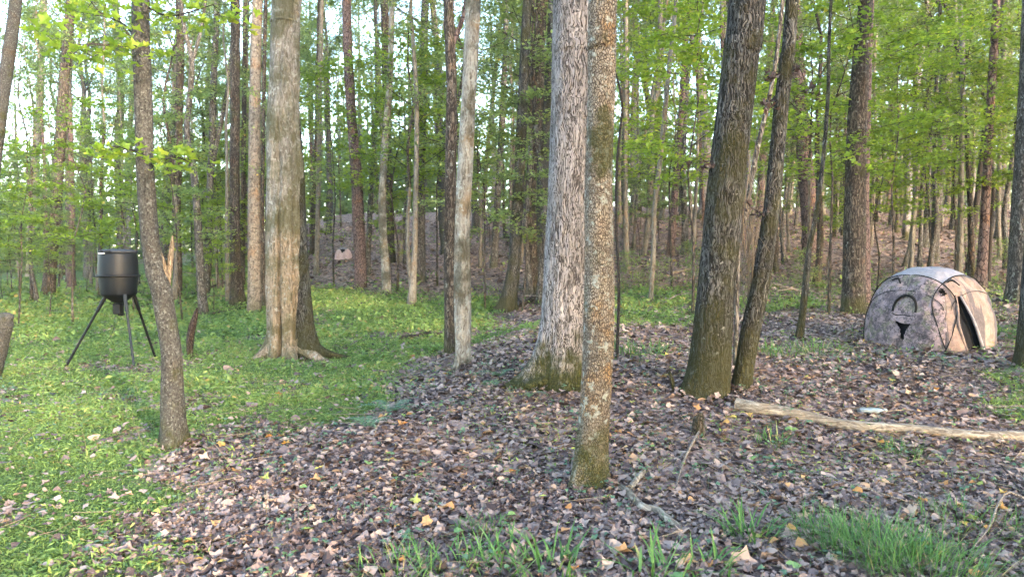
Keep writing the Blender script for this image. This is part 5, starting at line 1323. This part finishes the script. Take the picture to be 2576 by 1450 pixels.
# small green seedlings and bare stems over the leaves
mb = MB()
x, y = ring_pts(2.6, 9, 15)
for px, py in zip(x, y):
    if grass_amount(px, py) > 0.7 and r.random() > 0.2: continue
    n = r.integers(2, 6); z = H(px, py); h = r.uniform(0.03, 0.12)
    P = np.array([px, py, z]) + np.stack([r.normal(0, 0.03, n), r.normal(0, 0.03, n), h * r.uniform(0.5, 1.1, n)], -1)
    scatter(mb, *LEAF_M[0], P, rand_rot(n, 0.4, r), r.uniform(0.018, 0.05, n), np.clip(r.normal(0.45, 0.2, n), 0, 1))
    add_tube(mb, np.array([[px, py, z], [px, py, z + h]]), [0.0015, 0.001], 3, 1, v=0.2)
tag(obj('seedlings', mb.mesh('seedlings', M['fern'])), 'tiny green seedlings dotted over the leaf litter', 'seedlings', kind='stuff')
mb = MB()
x, y = ring_pts(2.6, 10, 9)
for px, py in zip(x, y):
    z = H(px, py); L = r.uniform(0.12, 0.5); a = r.uniform(0, 2 * PI)
    if r.random() < 0.8:
        e = r.uniform(0.0, 0.12); L *= 0.9
    else: e = r.uniform(0.5, 1.35)
    d = np.array([math.cos(a) * math.cos(e), math.sin(a) * math.cos(e), math.sin(e)])
    p = np.array([px, py, z + 0.02]); side = np.array([-math.sin(a), math.cos(a), 0.2]) * r.normal(0, 0.08) * L
    w = r.uniform(0.001, 0.0022) if e > 0.3 else r.uniform(0.0015, 0.005)
    add_tube(mb, np.array([p, p + d * L * 0.5 + side, p + d * L]), [w, w * 0.8, w * 0.4], 4, 0.15, v=r.random())
tag(obj('twigs', mb.mesh('twigs', M['dry'])), 'scattered thin dry twigs and straw stems on the leaf floor', 'twigs', kind='stuff')

# dead sticks lying farther back, and the dry vines between the mossy pair
mb = MB()
for k in range(260):
    d = math.sqrt(r.uniform(13 ** 2, 38 ** 2)); px = r.uniform(-0.8, 0.8) * d
    if px / d < -0.1 and d < 22: continue
    z = H(px, d); L = r.uniform(0.5, 2.6); a = r.uniform(0, PI); e = abs(r.normal(0, 0.14))
    w = r.uniform(0.008, 0.03); dd = np.array([math.cos(a) * math.cos(e), math.sin(a) * math.cos(e), math.sin(e)])
    p = np.array([px, d, z + 0.03]); side = np.array([-math.sin(a), math.cos(a), 0.4]) * r.normal(0, 0.08) * L
    q = p + dd * L; q[2] = max(q[2], H(q[0], q[1]) + 0.02)
    add_tube(mb, np.array([p, (p + q) / 2 + side, q]), [w, w * 0.8, w * 0.3], 5, 0.3)
tag(obj('deadfall', mb.mesh('deadfall', M['twig'], True)), 'dead sticks strewn over the far leaf slopes', 'dead sticks', kind='stuff')
mb = MB()
for k in range(34):
    x0, y0 = r.uniform(1858, 1900), r.uniform(640, 800)
    x1, y1 = x0 + r.uniform(-10, 60), y0 - r.uniform(60, 380)
    if x1 > 1960: x1 = 1960
    dz = r.uniform(-0.2, 0.35)
    P = [at(x0, y0, Y7 + 0.1 + dz * 0.3), at((x0 + x1) / 2 + r.normal(0, 18), (y0 + y1) / 2, Y7 + 0.1 + dz), at(x1 + r.normal(0, 10), y1, Y7 + 0.1 + dz), at(x1 + r.normal(10, 22), y1 + r.uniform(-10, 60), Y7 + 0.1 + dz * 1.4)]
    add_tube(mb, np.array(P), [0.004, 0.0035, 0.003, 0.0015], 4, 0.08, v=r.random())
tag(obj('dry_vines', mb.mesh('dry_vines', M['dry'], True)), 'tangle of pale dry vine stems between the two mossy trunks', 'vines', kind='stuff')

# ------------------------------------------------------------------ the air under the trees
hb = MB(); hb.add(*box_arr(0, 220, 21, 960, 900, 52))
gm = G('air')
pv = gm.add('VolumePrincipled', {'Color': (0.92, 0.96, 1.0, 1), 'Density': 0.0005, 'Anisotropy': 0.2})
gm.nt.links.new(pv.outputs[0], gm.out.inputs['Volume'])
tag(obj('haze', hb.mesh('haze', gm.m)), 'thin pale haze hanging in the woods', 'haze', kind='stuff')
